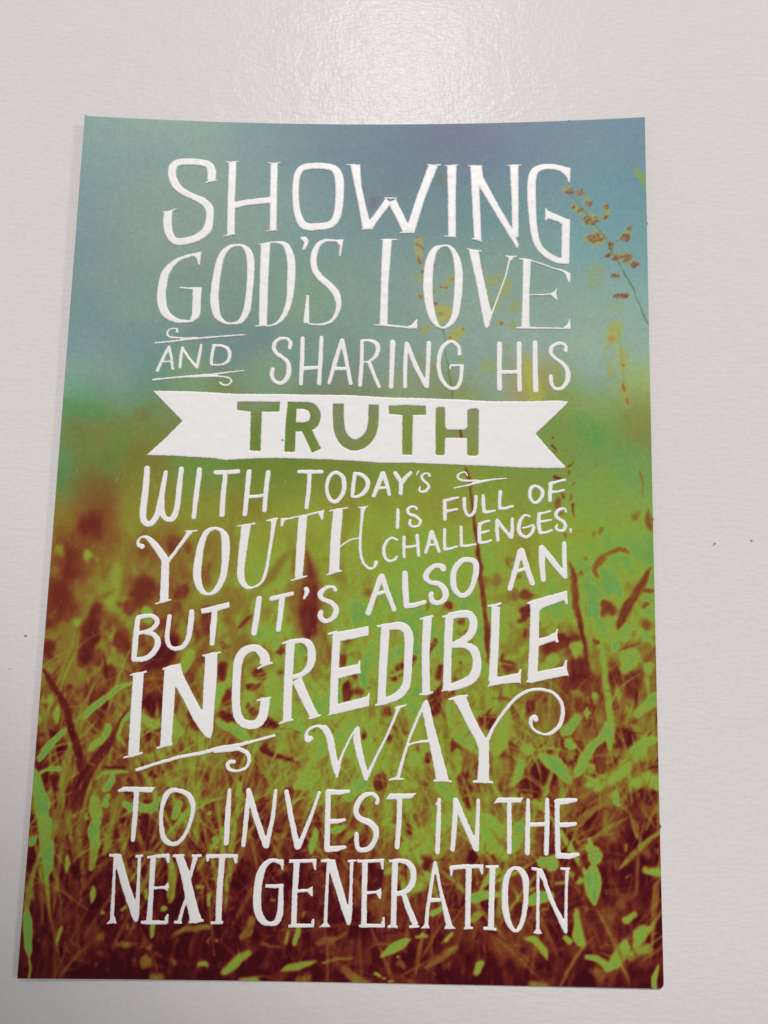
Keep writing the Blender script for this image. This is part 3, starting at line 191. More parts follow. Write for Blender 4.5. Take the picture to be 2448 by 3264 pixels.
TONES = """
.2 1.62:-55.99,-2.65,4.06
.2 1.36:-55.32,-0.72,2.17
.2 1.34:-59.32,-8.72,2.95 -59.33,-12.23,3.21
.21 1.46:-61.16,-16.29,5.05 -60.14,-19.47,3.18
.22 1.02:-43.64,-15.40,5.09 -44.88,-17.03,3.74
.2 0.67:-36.38,-15.79,1.88
.18 0.66:-53.20,-20.13,2.66 -54.02,-23.60,3.17 -54.33,-26.77,3.42 -54.64,-29.93,3.15
.3 0.68:-37.46,-6.07,2.44
.2 0.66:-62.41,-27.97,2.36
.36 1.35:-49.91,-5.25,3.25
.66 0.94:-48.99,-11.20,2.96 -49.85,-14.45,2.94 -50.07,-19.27,2.93
.75 0.94:-55.58,-8.64,2.42
.78 0.93:-57.25,-22.87,1.59
.52 0.79:-59.83,-23.71,3.17
.9 0.32:-42.55,-20.19,2.24 -42.44,-22.05,1.86
.6 0.53:-51.68,-26.98,2.11
.5 0.92:-58.24,-27.37,3.42
.62 1.07:-62.07,-7.43,1.88
.5 1.07:-54.53,-16.16,3.20
.3 0.87:-37.19,-6.29,3.76
.35 0.87:-44.59,-7.61,2.31
.38 0.86:-30.77,-13.39,2.59 -30.35,-10.21,1.44
.25 0.72:-36.09,-15.79,2.29
.24 0.75:-9.40,-6.91,0.87 -9.01,-10.09,1.73 -8.58,-14.41,3.45 -8.73,-18.70,4.57
.35 0.58:-12.29,-6.96,1.16 -12.15,-11.02,1.15
.5 1.02:-13.45,-6.99,1.74 -16.19,-11.09,2.31 -18.93,-14.60,2.58
.66 1.74:-20.78,-4.79,5.81
.22 0.34:20.63,-18.45,1.71
.25 0.57:36.57,-15.04,2.56
.2 0.42:36.55,-18.73,2.83
.35 0.57:35.17,-11.35,1.14
.42 0.57:33.47,-8.50,1.44
.42 0.72:36.05,-7.31,1.72
.45 0.57:16.63,-17.95,1.43
.5 1.14:29.46,-12.59,3.15
.86 1.14:12.59,-15.74,3.15
.8 1.16:11.61,-7.71,2.60
.42 0.86:3.70,-15.62,2.01
.42 0.72:6.53,-13.56,1.44
.4 0.40:20.74,-14.74,0.86
.4 0.57:34.58,-15.36,1.71
.4 0.71:31.73,-19.38,1.70
.78 0.87:41.02,5.29,1.75
.26 0.09:24.06,12.20,0.35 24.56,10.12,1.00 25.04,6.56,0.59 25.70,0.68,0.70 26.58,-3.98,0.75 27.31,-10.91,0.86 28.03,-16.61,0.97 28.38,-20.86,0.79
.28 0.32:45.87,-8.12,0.59 46.74,-10.83,1.26 47.02,-14.89,1.48 47.31,-18.25,1.25 47.93,-21.14,1.11
.75 0.09:48.91,-15.53,0.18 48.76,-17.78,0.31 48.17,-20.47,0.31
.35 0.09:49.29,-15.75,0.11 49.25,-18.22,0.16 48.54,-20.46,0.13
.38 0.32:58.48,-6.12,2.26 56.49,-5.23,1.04 54.22,-6.18,1.04 52.39,-8.02,1.26 51.24,-9.86,1.26 52.11,-11.43,1.44
.42 0.50:52.50,-2.09,2.05
.46 0.68:60.00,1.45,1.59
.35 0.32:62.51,3.09,0.91 62.67,0.56,1.36 63.07,-1.49,1.04
.4 0.18:61.02,11.89,0.64 61.30,9.33,0.50 61.90,5.86,0.27
1 0.22:54.81,-10.71,1.35 55.44,-12.95,1.57 56.28,-15.19,1.03
.97 0.34:62.60,-11.49,2.01
.9 0.33:61.83,-15.54,2.45
.25 0.29:63.10,-9.22,0.90 61.49,-11.50,1.25 59.86,-14.23,1.70 58.02,-17.40,1.78 56.38,-20.99,2.00
.3 0.22:61.43,-13.98,0.89 63.20,-14.17,0.89
.25 0.45:53.13,-17.03,2.01 54.88,-18.34,1.78
.35 0.33:61.58,-16.89,1.34
.3 0.55:61.70,-20.89,2.44
.4 0.68:48.32,-10.35,1.35
.5 0.32:49.48,-7.38,0.81
.5 0.45:57.88,-13.36,1.12
.88 0.91:51.10,-5.08,2.49
.22 0.09:42.87,18.23,0.56
.22 0.09:42.52,17.04,0.61 43.31,16.22,0.56
.22 0.09:42.39,15.74,0.37 43.31,15.58,0.37
.22 0.09:44.92,16.42,0.33 46.08,17.19,0.37
.24 0.09:45.60,15.77,0.37 46.06,16.01,0.33
.22 0.09:45.95,12.00,0.56 46.60,12.71,0.51 47.18,13.61,0.28
.22 0.09:46.23,10.59,0.46 46.62,11.37,0.42
.24 0.09:46.54,8.26,0.37 47.28,8.96,0.28
.24 0.09:46.40,6.16,0.32 46.38,4.99,0.55
.2 0.09:46.93,3.84,0.78 46.92,2.91,0.50 46.97,1.52,0.27
.22 0.14:43.02,9.74,1.06 43.93,9.58,0.93
.25 0.12:44.24,6.36,0.46 44.73,5.44,0.78
.38 0.32:43.76,4.73,1.38 44.19,2.18,1.15
.35 0.12:45.93,14.12,0.23 45.46,13.41,0.23
.3 0.11:45.04,-2.19,0.36 45.26,-3.10,0.23
.15 0.68:-8.74,-20.34,3.99 -8.63,-23.46,3.41
.22 0.63:-29.92,-20.17,2.85 -30.00,-24.14,2.27
.12 0.90:-37.00,-26.25,3.39 -39.35,-29.66,4.78 -42.34,-31.67,2.80
.25 0.63:-46.78,-19.37,3.13
.22 0.14:-20.33,-20.28,0.40 -22.12,-21.87,0.74 -23.62,-23.46,0.28
.66 0.17:-24.84,-24.89,0.40 -28.08,-28.61,0.39
.17 0.28:-26.24,-31.37,2.25 -26.29,-33.32,1.96
.3 0.34:-25.89,-26.88,1.41
.06 0.50:-40.85,-37.74,5.28
.15 0.28:-18.83,-32.35,2.25 -17.95,-33.16,1.68
.15 0.22:-20.69,-35.30,1.68 -19.02,-34.71,1.12
.2 0.25:-25.35,-38.29,1.95 -24.87,-36.35,1.12
.12 0.22:-25.75,-41.59,2.22 -23.49,-41.82,1.28
.25 0.33:-19.63,-40.11,1.95
.77 0.34:-25.29,-33.58,2.80 -26.57,-36.38,2.23 -27.53,-39.70,1.67
.9 0.33:-23.70,-43.47,1.66 -21.68,-44.80,2.21 -20.23,-45.86,1.38
.88 0.28:-26.84,-42.43,1.11 -24.82,-43.49,1.38
.88 0.39:-27.72,-35.84,1.12
.1 0.33:-16.72,-42.52,2.77 -14.74,-42.89,1.38
.12 0.14:-13.60,-43.42,0.66 -9.35,-44.42,0.39
.12 0.17:-17.10,-47.16,2.20 -15.36,-48.75,0.99 -10.27,-50.27,0.66
.76 0.17:-21.29,-34.34,0.67 -18.47,-34.15,0.84
.15 0.28:-41.24,-45.15,1.49
.15 0.28:-38.76,-44.56,1.49
.2 0.33:-31.26,-43.61,1.66 -32.50,-41.44,1.66
.25 0.55:-22.01,-49.96,2.74
.92 0.23:-10.22,-27.15,1.02 -9.04,-28.53,0.73
.9 0.57:-18.57,-24.77,1.42
.27 0.40:-14.18,-27.79,1.41
.3 0.34:-14.31,-31.98,1.52
.85 0.08:-14.11,-29.75,0.23 -11.24,-30.53,0.28 -9.78,-31.76,0.17
.32 0.08:-7.47,-33.24,0.17 -3.98,-36.50,0.22
.88 0.34:-4.96,-31.80,1.52
.92 0.17:-46.93,-43.48,0.66 -45.11,-41.39,1.11
.92 0.14:-47.38,-36.48,0.61 -44.81,-35.05,0.78
.75 0.39:-41.98,-42.16,1.11 -40.52,-43.23,1.66 -39.37,-43.75,1.10
.75 0.34:-34.16,-31.52,2.53 -33.16,-28.98,2.25
.74 0.39:-35.04,-46.13,1.65 -34.31,-44.21,1.38
.3 0.33:-25.28,-45.68,1.93
.7 0.56:-29.64,-31.43,1.40
.12 0.27:-39.66,-52.97,1.64
.3 0.27:-35.33,-51.01,1.37
.76 0.56:-15.93,-33.96,3.64 -15.20,-38.37,3.34
.7 0.14:-8.78,-53.20,1.64 -6.39,-49.65,1.37
.92 0.28:11.06,-26.50,0.92 9.85,-27.73,1.53 8.33,-28.82,1.22
.2 0.37:13.24,-28.73,1.52 11.13,-31.19,2.43 9.63,-32.72,1.82
.17 0.36:1.12,-35.59,3.63
.25 0.37:17.51,-26.22,2.14
.22 0.30:18.80,-32.54,1.51 19.08,-30.43,0.91
.88 0.09:26.40,-23.16,0.24 29.17,-25.24,0.24
.84 0.18:22.40,-21.86,0.61 25.17,-22.73,0.74
.3 0.28:23.32,-21.08,1.23
.3 0.28:23.94,-23.36,1.22
.74 0.15:8.40,-32.44,0.85 13.89,-31.13,0.55 19.38,-29.52,0.43
.15 0.42:7.92,-39.63,2.10
.12 0.54:19.15,-37.92,5.11
.62 0.09:20.83,-39.67,0.42 17.66,-40.62,0.36
.62 0.09:17.66,-41.51,0.42 20.70,-42.18,0.42
.76 0.24:21.92,-44.08,1.19 23.44,-45.22,1.79 26.16,-47.07,1.48
.75 0.30:14.12,-48.93,2.67
.15 0.27:16.53,-48.88,1.78
.1 0.36:28.26,-40.99,2.99
.2 0.27:8.93,-45.23,1.49
.15 0.27:3.76,-44.45,1.38
.92 0.30:13.65,-35.94,1.81 15.16,-34.71,1.03
.66 0.30:26.73,-31.78,1.51 28.56,-35.04,1.21
.3 0.25:-0.37,-25.34,1.53
.3 0.31:-1.19,-29.31,2.14
.35 0.24:5.90,-45.29,0.72
.2 0.27:7.58,-53.73,2.66
.15 0.35:24.08,-52.79,2.95
.2 0.36:22.54,-46.41,2.08
.8 0.30:2.77,-54.12,2.66
.72 0.49:21.22,-30.09,1.82 23.97,-29.13,1.82
.3 0.18:23.36,-29.74,0.73
.4 0.30:22.46,-33.37,1.21
.26 0.12:27.62,-14.39,0.62 28.09,-18.08,0.80 28.80,-22.97,1.04 28.62,-27.22,0.85
.22 0.09:22.76,20.06,0.66 23.15,18.34,0.66
.22 0.09:23.97,12.25,0.41 24.50,10.32,0.83 24.51,9.13,0.88
.5 0.94:-58.63,-26.20,3.51 -59.23,-30.88,4.65 -57.11,-34.31,3.48
.2 0.52:-53.48,-26.10,2.81 -54.49,-28.46,3.04 -55.46,-31.27,1.63
.2 0.65:-62.16,-29.07,2.33
.2 0.70:-48.03,-26.70,3.52
.22 0.69:-51.98,-37.68,3.70
.25 0.70:-49.99,-32.56,3.72
.2 0.42:-57.91,-36.17,1.62
.75 0.51:-61.90,-38.76,1.38
.78 0.46:-63.46,-42.44,1.37
.04 0.50:-61.17,-45.36,2.28
.06 0.45:-59.41,-50.30,2.50 -58.38,-48.71,1.82
.05 0.42:-40.88,-39.77,3.47
.12 0.21:-40.80,-45.02,1.38 -40.73,-46.15,1.15
.93 0.23:-59.84,-39.87,0.32 -59.84,-41.47,1.38 -60.05,-43.30,0.69
.93 0.14:-57.66,-44.40,0.46 -59.50,-46.01,1.14 -61.17,-48.30,1.37 -62.57,-51.02,1.13
.93 0.14:-44.80,-35.01,0.70 -47.42,-36.21,0.93 -50.31,-38.34,1.11 -52.49,-40.44,1.29 -54.22,-42.29,0.83
.88 0.14:-57.98,-52.52,0.91 -59.72,-52.32,0.82 -61.29,-52.79,0.54 -62.84,-53.49,0.54
.85 0.11:-63.61,-52.38,0.91 -62.68,-55.49,2.03 -61.53,-58.58,2.47 -60.60,-61.66,2.24
.53 0.14:-56.59,-48.00,0.68 -56.80,-51.38,1.59 -57.62,-55.86,2.03 -58.10,-61.63,1.79
.5 0.14:-50.21,-53.51,1.13 -50.39,-57.53,2.03 -50.57,-61.51,2.69
.86 0.18:-45.63,-42.14,0.92 -46.90,-44.21,1.15 -47.72,-45.82,1.37
.86 0.32:-49.04,-43.34,1.61 -49.80,-45.85,1.83 -51.78,-47.47,1.37 -52.85,-48.62,0.82
.85 0.14:-47.47,-53.02,1.04 -48.25,-55.27,1.36 -49.29,-56.84,0.81
.8 0.14:-44.72,-52.86,0.64 -47.49,-52.80,0.64 -49.76,-53.28,0.64 -51.06,-54.42,0.82
.46 0.14:-45.73,-58.56,1.80 -46.69,-61.45,2.47
.9 0.11:-48.68,-59.05,1.22 -48.33,-57.49,0.77
.88 0.09:-45.01,-58.99,1.26 -43.57,-60.08,0.81
.88 0.09:-42.26,-58.95,0.81 -39.44,-60.01,1.26 -37.51,-57.54,0.81
.88 0.11:-34.33,-60.80,1.35 -33.51,-59.02,1.04
.12 0.18:-49.39,-51.93,1.36 -45.24,-51.86,1.23
.1 0.20:-59.34,-54.33,1.36 -58.73,-56.32,1.13
.5 0.09:-61.03,-56.14,0.36 -58.80,-55.43,0.36
.6 0.14:-42.16,-34.16,0.79 -38.40,-34.16,0.79
.55 0.11:-40.50,-53.80,0.50 -36.30,-54.62,0.59 -32.11,-55.44,0.64
.64 0.41:-42.08,-50.69,2.05 -38.48,-48.82,2.06 -34.92,-46.05,2.30
.76 0.28:-42.38,-42.09,1.38 -40.47,-42.74,1.29 -38.82,-43.16,1.06
.06 0.32:-36.73,-59.08,2.48
.5 0.33:-49.57,-28.37,0.47 -47.09,-30.42,0.93 -45.33,-32.25,1.17
.75 0.23:-35.75,-43.79,2.53 -34.07,-44.67,1.38
.14 0.19:-63.53,-32.58,0.70 -61.99,-34.40,1.16 -59.65,-37.81,1.29 -57.76,-41.44,1.38 -56.57,-45.06,1.37 -54.93,-48.65,1.82 -53.92,-53.13,1.81
.18 0.16:-45.31,-39.85,0.46 -47.17,-43.54,0.92 -49.02,-47.20,1.60 -51.31,-50.84,2.05 -52.96,-53.56,2.49 -54.10,-56.92,2.71 -55.20,-60.70,2.47
.08 0.09:-57.33,-44.16,0.23 -56.18,-47.32,0.37 -54.76,-50.90,0.45 -54.14,-53.13,0.36
.3 0.11:-56.34,-45.05,0.46 -54.20,-49.09,0.68 -53.52,-52.22,0.45
.55 0.09:-56.37,-41.41,0.23 -56.04,-42.78,0.46 -54.70,-42.07,0.23
.5 0.09:-32.84,-50.08,0.32 -33.57,-53.68,0.45 -33.61,-57.25,0.32
.26 0.13:27.73,-15.70,0.47 28.13,-18.82,0.62 28.78,-21.66,0.78 28.91,-25.52,0.72 28.66,-30.13,0.46
.74 0.36:33.08,-19.51,3.64
.25 0.31:36.46,-18.93,1.97
.25 0.26:36.69,-23.32,1.29
.25 0.36:33.05,-29.28,2.57
.2 0.36:43.92,-24.47,3.09 41.32,-26.31,2.83 47.27,-24.15,1.39
.25 0.31:50.60,-24.86,1.80
.17 0.61:47.70,-29.76,3.83 47.90,-33.31,3.81
.2 0.71:54.82,-32.16,3.56 58.65,-31.83,3.55 58.58,-34.60,3.29
.85 0.56:58.11,-21.90,3.59
.78 0.41:53.76,-20.95,2.57
.84 0.36:58.49,-27.52,3.32 56.90,-30.34,2.03
1 0.41:55.08,-25.41,1.54
.82 0.51:62.27,-29.47,2.54
.85 0.46:61.91,-23.62,2.30
.86 0.46:62.30,-18.22,2.06
.3 0.57:53.82,-17.59,2.58 53.03,-18.64,1.81
.25 0.34:59.03,-15.17,1.55 57.15,-18.57,1.70 55.79,-22.20,1.70
.3 0.08:55.45,-26.30,0.31 58.54,-25.48,0.36 60.35,-24.67,0.20
.72 0.36:42.33,-28.34,2.82 40.77,-29.90,2.05
.72 0.31:46.98,-26.21,2.31
.08 0.76:37.63,-37.55,3.80
.4 0.51:41.71,-38.47,1.52
.12 0.45:32.48,-47.87,2.00
.2 0.76:50.88,-38.28,3.53
.15 0.35:46.15,-49.05,2.24
.08 0.70:56.84,-44.37,3.75
.05 0.90:41.07,-51.62,4.73
.1 0.35:36.27,-50.99,1.25
.08 0.35:61.86,-55.05,3.70 58.09,-55.63,2.22
.12 0.40:62.76,-49.17,1.99
.4 0.55:55.92,-40.17,2.26
.3 0.35:60.23,-49.96,1.49
.27 0.16:46.88,-15.37,0.94 47.35,-18.74,1.03 48.33,-21.82,0.93 48.79,-25.66,0.87 49.35,-30.74,0.76 49.91,-35.79,0.51 50.56,-42.03,0.65
.8 0.10:48.95,-15.34,0.47 48.64,-18.46,0.47 48.09,-21.05,0.57
.78 0.26:52.39,-25.59,1.54 52.60,-28.14,1.17 53.01,-33.20,1.17 53.68,-38.22,1.16 54.11,-41.95,1.36 54.55,-45.17,0.90
.8 0.13:53.12,-40.73,1.16 53.56,-44.45,0.90 53.64,-46.42,0.85
.62 0.12:53.99,-48.14,0.70 54.07,-50.35,0.70
.84 0.20:53.37,-40.97,1.16 52.05,-43.98,1.65 49.73,-46.51,1.65 47.91,-49.51,1.64 46.86,-51.98,1.34
.84 0.45:63.41,-43.73,2.50 60.35,-45.53,2.74 57.76,-48.30,2.59 55.19,-51.06,2.58 52.13,-52.84,2.97 49.10,-53.89,2.97
.86 0.44:63.17,-52.83,2.47 60.69,-51.67,2.23 58.66,-52.69,1.88
.86 0.33:63.36,-36.26,2.62 61.04,-38.06,1.91 59.23,-39.35,1.16
.72 0.25:33.02,-37.39,1.52 32.24,-41.17,3.29 31.21,-44.93,3.52 29.94,-48.67,2.00
.93 0.25:39.58,-47.97,1.15 41.60,-49.15,2.60 43.60,-50.58,2.59 45.35,-52.51,1.64
.8 0.20:37.06,-46.79,2.00 36.04,-46.56,1.25
.74 0.10:37.56,-47.02,0.55 41.63,-46.44,0.45 44.66,-47.11,0.35
.68 0.10:32.48,-46.02,0.35 35.28,-46.82,0.35
.58 0.08:33.52,-42.14,0.23 37.58,-43.80,0.25 41.64,-45.45,0.25
.64 0.08:27.13,-40.27,0.30 30.45,-40.96,0.23
.8 0.27:36.03,-49.03,1.40 34.75,-51.52,1.64 33.73,-53.99,1.39
.82 0.28:47.04,-40.11,1.61 44.97,-42.89,2.11
.86 0.28:45.69,-45.86,2.00
.8 0.23:49.09,-39.31,1.41
.78 0.23:50.80,-35.77,1.42
.55 0.30:47.10,-35.84,2.03
.62 0.31:28.40,-35.22,1.78
.6 0.30:26.87,-38.77,1.78
.5 0.12:47.17,-48.54,0.35 45.16,-47.60,0.25
.45 0.23:57.26,-36.89,1.51
.6 0.20:49.67,-49.96,1.49
.35 0.35:52.14,-52.60,0.50
.2 0.10:49.48,-30.74,0.25 50.49,-31.74,0.15
.85 0.12:-61.67,-59.22,2.32 -60.70,-62.62,2.54 -59.88,-67.14,2.21 -59.38,-70.50,1.51 -59.39,-74.97,0.59
.5 0.14:-57.90,-59.16,1.39 -58.53,-63.27,1.52 -59.21,-66.68,0.92
.92 0.09:-62.11,-65.59,0.23 -62.95,-66.73,1.15 -63.25,-67.41,0.78
.42 0.19:-53.28,-60.92,1.39 -53.48,-64.78,1.38 -53.85,-69.30,0.83
.55 0.14:-54.97,-63.67,0.69 -55.22,-66.62,0.92
.7 0.12:-50.81,-59.05,2.56 -50.54,-61.33,2.44
.86 0.12:-50.49,-62.01,2.23 -50.46,-65.87,2.12 -50.49,-68.80,1.84
.6 0.14:-50.49,-68.80,1.75 -50.40,-71.72,1.28
.97 0.09:-53.52,-60.92,0.56 -52.36,-62.27,0.65
.5 0.14:-46.31,-58.98,2.10 -47.03,-62.41,1.76
.58 0.14:-47.03,-62.41,1.62 -47.91,-66.96,1.29 -48.46,-69.22,0.83
.86 0.07:-48.44,-66.07,0.46 -49.37,-66.19,0.32
.62 0.09:-45.34,-63.07,0.32 -44.51,-64.87,0.60
.62 0.09:-44.51,-66.68,0.60 -44.76,-68.26,0.69
.8 0.11:-55.39,-69.10,0.46 -55.38,-70.90,0.87 -55.48,-72.69,0.41
.45 0.11:-52.68,-69.29,0.69 -52.36,-73.76,0.41 -52.59,-78.65,0.27
.6 0.09:-61.68,-70.98,0.46 -59.87,-70.29,0.78
.55 0.11:-60.68,-71.86,0.82 -60.67,-73.43,0.41
.55 0.09:-61.87,-75.89,0.23 -61.78,-77.00,0.63 -61.62,-77.66,0.36
.86 0.09:-62.82,-79.44,1.13 -62.78,-81.64,1.58 -62.30,-84.92,1.66 -61.78,-88.18,1.52
.68 0.11:-61.78,-88.18,1.43 -61.20,-92.71,1.29
.78 0.11:-49.95,-74.84,0.55 -50.19,-76.40,1.09 -50.30,-78.17,0.77
.82 0.11:-47.97,-79.79,0.63
.5 0.11:-55.94,-78.91,0.41 -55.98,-81.56,0.41
.74 0.09:-56.06,-82.88,0.32 -56.16,-83.75,0.63 -56.20,-86.16,0.58
.58 0.09:-54.71,-85.48,0.31 -54.84,-87.44,0.63
.3 1.02:-54.12,-81.53,2.26
.22 0.68:-60.16,-81.39,1.58
.45 0.45:-47.86,-84.73,1.58
.3 0.90:-49.81,-83.45,2.03
.46 0.31:-44.30,-85.99,1.12 -42.68,-85.96,1.35 -40.83,-85.83,0.36
.5 0.45:-38.79,-88.73,1.79
.42 0.31:-33.22,-88.86,1.03
.52 0.45:-37.45,-91.74,1.12 -35.59,-91.92,1.34
.42 0.22:-38.24,-86.33,0.99
.42 0.18:-37.02,-87.29,0.67 -35.60,-87.81,0.31
.8 0.09:-37.90,-82.39,0.81 -38.03,-84.14,0.59
.42 0.20:-33.96,-84.07,0.90 -31.69,-83.05,0.90 -29.40,-82.68,0.90
.6 0.12:-35.31,-68.56,1.15 -34.63,-72.36,1.51 -34.55,-75.70,1.51 -34.78,-77.92,0.77
.82 0.11:-35.77,-79.05,1.04
.76 0.11:-44.03,-79.51,0.63 -43.32,-78.95,0.54
.6 0.09:-42.67,-82.46,0.36 -42.67,-83.12,0.36
.76 0.09:-39.50,-75.34,0.46 -39.64,-76.90,0.64
.6 0.09:-36.84,-69.93,0.55 -37.29,-73.08,0.50
.36 0.22:-48.14,-87.35,0.81 -47.42,-87.78,0.81
.5 0.11:-48.11,-89.41,0.54
.3 0.27:-41.10,-88.77,1.03
.22 0.22:-53.44,-90.68,0.67 -52.11,-90.01,0.45
.45 0.11:-46.07,-90.58,0.36
.4 0.13:-60.04,-85.77,0.31 -59.86,-85.11,0.22
.4 0.91:-57.64,-74.95,1.37
.3 0.91:-53.71,-74.45,1.60
.35 0.14:-63.40,-64.02,0.46 -61.89,-62.41,0.37
.55 0.09:-40.16,-66.38,0.23 -40.07,-67.96,0.28
.6 0.09:-38.38,-64.54,0.32 -38.87,-66.36,0.28
.5 0.11:-32.51,-84.92,0.32 -33.14,-86.24,0.40
.45 0.11:-43.61,-80.50,0.32 -43.69,-81.16,0.41
.4 0.74:52.50,-60.07,2.21 53.69,-62.93,2.69
.3 0.73:59.85,-65.17,2.19
.38 0.73:61.30,-66.57,2.43
.3 1.19:39.25,-84.95,2.86
.3 1.31:31.14,-84.69,4.06
.35 0.71:35.80,-86.88,2.38
.04 1.31:36.04,-88.02,4.27
.1 0.20:41.22,-61.30,1.23 40.69,-64.44,1.08
.05 1.33:57.19,-72.36,5.31
.06 0.48:40.28,-80.28,3.35
.25 0.54:57.32,-56.33,1.48
.38 0.60:52.62,-78.57,2.88
.45 0.90:51.16,-90.16,2.83
.35 0.48:47.72,-77.29,1.44
.3 0.48:45.87,-85.47,1.90
.82 0.12:54.87,-54.20,0.89 54.69,-56.63,0.89 55.30,-57.22,0.49
.5 0.10:55.30,-57.35,0.34 56.78,-58.28,0.34 57.74,-59.95,0.54 58.70,-61.37,1.32 58.90,-63.52,0.98
.48 0.12:53.56,-56.90,0.69 51.55,-57.19,0.89 49.27,-58.94,1.33 46.98,-60.92,1.57 44.71,-62.78,0.59
.5 0.10:45.58,-63.12,0.34 46.93,-64.53,0.39 48.15,-65.82,0.44
.6 0.07:46.42,-64.90,0.34 49.43,-63.99,0.29 54.69,-62.31,0.29
.52 0.10:54.97,-61.22,0.44 55.17,-63.13,0.34
.5 0.12:56.38,-64.78,0.73 56.61,-65.73,0.63
.82 0.15:49.42,-64.35,0.64 49.65,-65.42,0.83
.88 0.22:49.14,-66.15,1.32 50.12,-66.96,3.02 50.23,-67.79,2.53
.88 0.19:50.07,-70.17,2.18 49.78,-72.07,3.29 49.74,-74.43,2.56 49.83,-76.19,0.87
.82 0.31:60.23,-69.68,1.55 61.95,-69.88,1.79 63.43,-70.08,1.55
.78 0.26:56.05,-79.19,1.29 58.03,-78.20,1.29
.6 0.43:59.83,-84.42,2.37 57.36,-85.64,1.99
.9 0.36:60.92,-80.46,1.29 58.68,-81.91,2.62 56.18,-84.06,2.66 54.17,-86.41,2.37 52.18,-88.07,2.37
.88 0.24:48.31,-86.10,1.09 50.26,-86.51,1.28 52.18,-88.07,1.51
.76 0.24:46.48,-77.79,0.86 46.68,-80.35,1.29 47.13,-83.36,1.91
.78 0.19:44.19,-82.51,0.86 45.16,-83.41,1.10
.74 0.12:36.07,-82.83,0.43 38.04,-83.36,1.10 39.50,-84.94,1.10 40.71,-86.76,0.57
.42 0.12:62.28,-57.91,0.64 61.47,-60.10,0.64 60.42,-62.29,0.39
.78 0.09:62.19,-87.12,0.38 61.52,-89.43,1.08 61.33,-91.71,1.27
.72 0.24:26.96,-88.71,1.09 27.95,-87.99,0.86
.62 0.17:26.45,-78.75,0.87 27.69,-78.49,0.63 25.96,-79.70,1.20
.82 0.12:25.45,-75.49,1.35 28.68,-74.94,1.11 31.66,-74.75,0.87
.85 0.19:37.11,-76.15,1.35 39.34,-75.39,2.03 41.33,-74.87,1.30
.7 0.10:37.12,-74.27,0.63 38.86,-73.52,0.39
.85 0.22:41.39,-68.72,3.16 39.65,-68.28,1.46
.8 0.34:31.42,-67.28,2.20
.83 0.27:34.95,-62.17,2.46 34.18,-65.79,1.96
.77 0.34:28.67,-61.59,3.69 26.41,-61.64,2.22
.83 0.34:28.92,-65.43,3.67
.72 0.15:30.42,-70.64,1.70 28.43,-73.06,0.97 27.43,-74.26,0.39
.4 0.12:56.48,-71.20,0.63 57.23,-70.71,0.39
.34 0.10:51.73,-73.67,0.34 55.17,-74.29,0.39 58.12,-74.93,0.29
.6 0.07:52.58,-74.41,0.39
.56 0.42:37.73,-91.64,1.89 40.17,-91.81,1.42
.5 0.07:37.08,-79.19,0.22 41.52,-79.67,0.22
.5 0.07:33.92,-69.01,0.29 36.16,-68.60,0.22
.65 0.15:44.33,-72.44,0.73 42.34,-72.61,0.48
.75 0.22:45.59,-70.75,0.97
.6 0.22:33.70,-59.54,0.49 36.97,-59.22,0.30
.5 0.07:36.22,-58.88,0.22 39.98,-59.88,0.30
.3 0.07:51.59,-81.05,0.19 55.74,-81.64,0.19
.4 0.07:47.05,-88.43,0.14 47.26,-90.26,0.14
.5 0.35:-33.21,-54.96,2.36 -37.46,-54.16,1.59 -29.60,-54.89,1.77
.55 0.23:-45.36,-57.19,2.94 -46.87,-61.53,1.58 -47.49,-65.54,1.34 -47.89,-68.39,1.04
.87 0.12:-33.60,-58.72,0.76 -34.39,-60.75,1.11 -34.64,-61.62,1.05
.72 0.18:-21.49,-54.74,1.06 -21.85,-56.78,1.06
.88 0.12:-44.64,-59.20,1.35 -39.51,-59.98,1.35 -37.54,-57.93,1.06
.76 0.24:-7.97,-53.90,3.25 -10.04,-54.81,1.59
.74 0.15:-5.86,-63.36,1.05 -6.37,-66.21,1.34 -6.90,-68.21,0.75
.86 0.09:-6.29,-68.90,0.52 -4.50,-68.87,0.41
.82 0.12:-2.87,-63.52,0.76 -1.69,-63.27,1.05 0.06,-62.66,0.76
.88 0.12:-26.06,-65.75,0.81
.85 0.12:-25.70,-67.16,0.64
.78 0.14:-29.15,-75.17,0.80 -27.98,-74.82,0.40
.77 0.14:-26.44,-76.19,0.80 -26.63,-78.14,0.63
.9 0.12:-27.51,-60.63,0.64
.98 0.09:-29.35,-59.80,0.53
.5 0.23:-13.57,-64.94,1.28
.46 0.17:-18.48,-82.70,1.31 -19.87,-84.38,1.02
.56 0.14:-30.50,-82.92,0.80 -26.41,-82.57,0.63
.6 0.09:-44.71,-67.21,0.52
.6 0.09:-38.44,-65.40,0.41 -38.84,-66.26,0.29
.4 0.29:-25.87,-57.43,1.47
.45 0.09:-23.07,-59.68,0.23 -21.44,-62.52,0.35 -20.79,-63.65,0.23
.4 0.15:-12.32,-66.62,0.41 -12.83,-68.90,0.41
.6 0.14:-6.20,-71.58,0.46 -4.44,-70.98,0.23
.5 0.14:-9.27,-77.24,0.46 -10.33,-80.60,0.40
.5 0.14:-13.70,-77.05,0.57 -14.59,-77.07,0.40
.6 0.11:-7.73,-79.15,0.40 -7.99,-79.99,0.40
.62 0.14:-10.82,-83.37,0.74 -11.34,-85.03,0.51
.68 0.14:-8.77,-83.05,0.57 -9.58,-84.99,0.51
.35 0.23:-16.23,-72.91,0.58
.45 0.14:-11.85,-71.13,0.40 -13.58,-72.58,0.29
.55 0.12:-44.12,-71.72,0.40 -43.52,-71.99,0.40
.55 0.12:-28.33,-68.06,0.35
.45 0.12:-30.40,-62.69,0.41
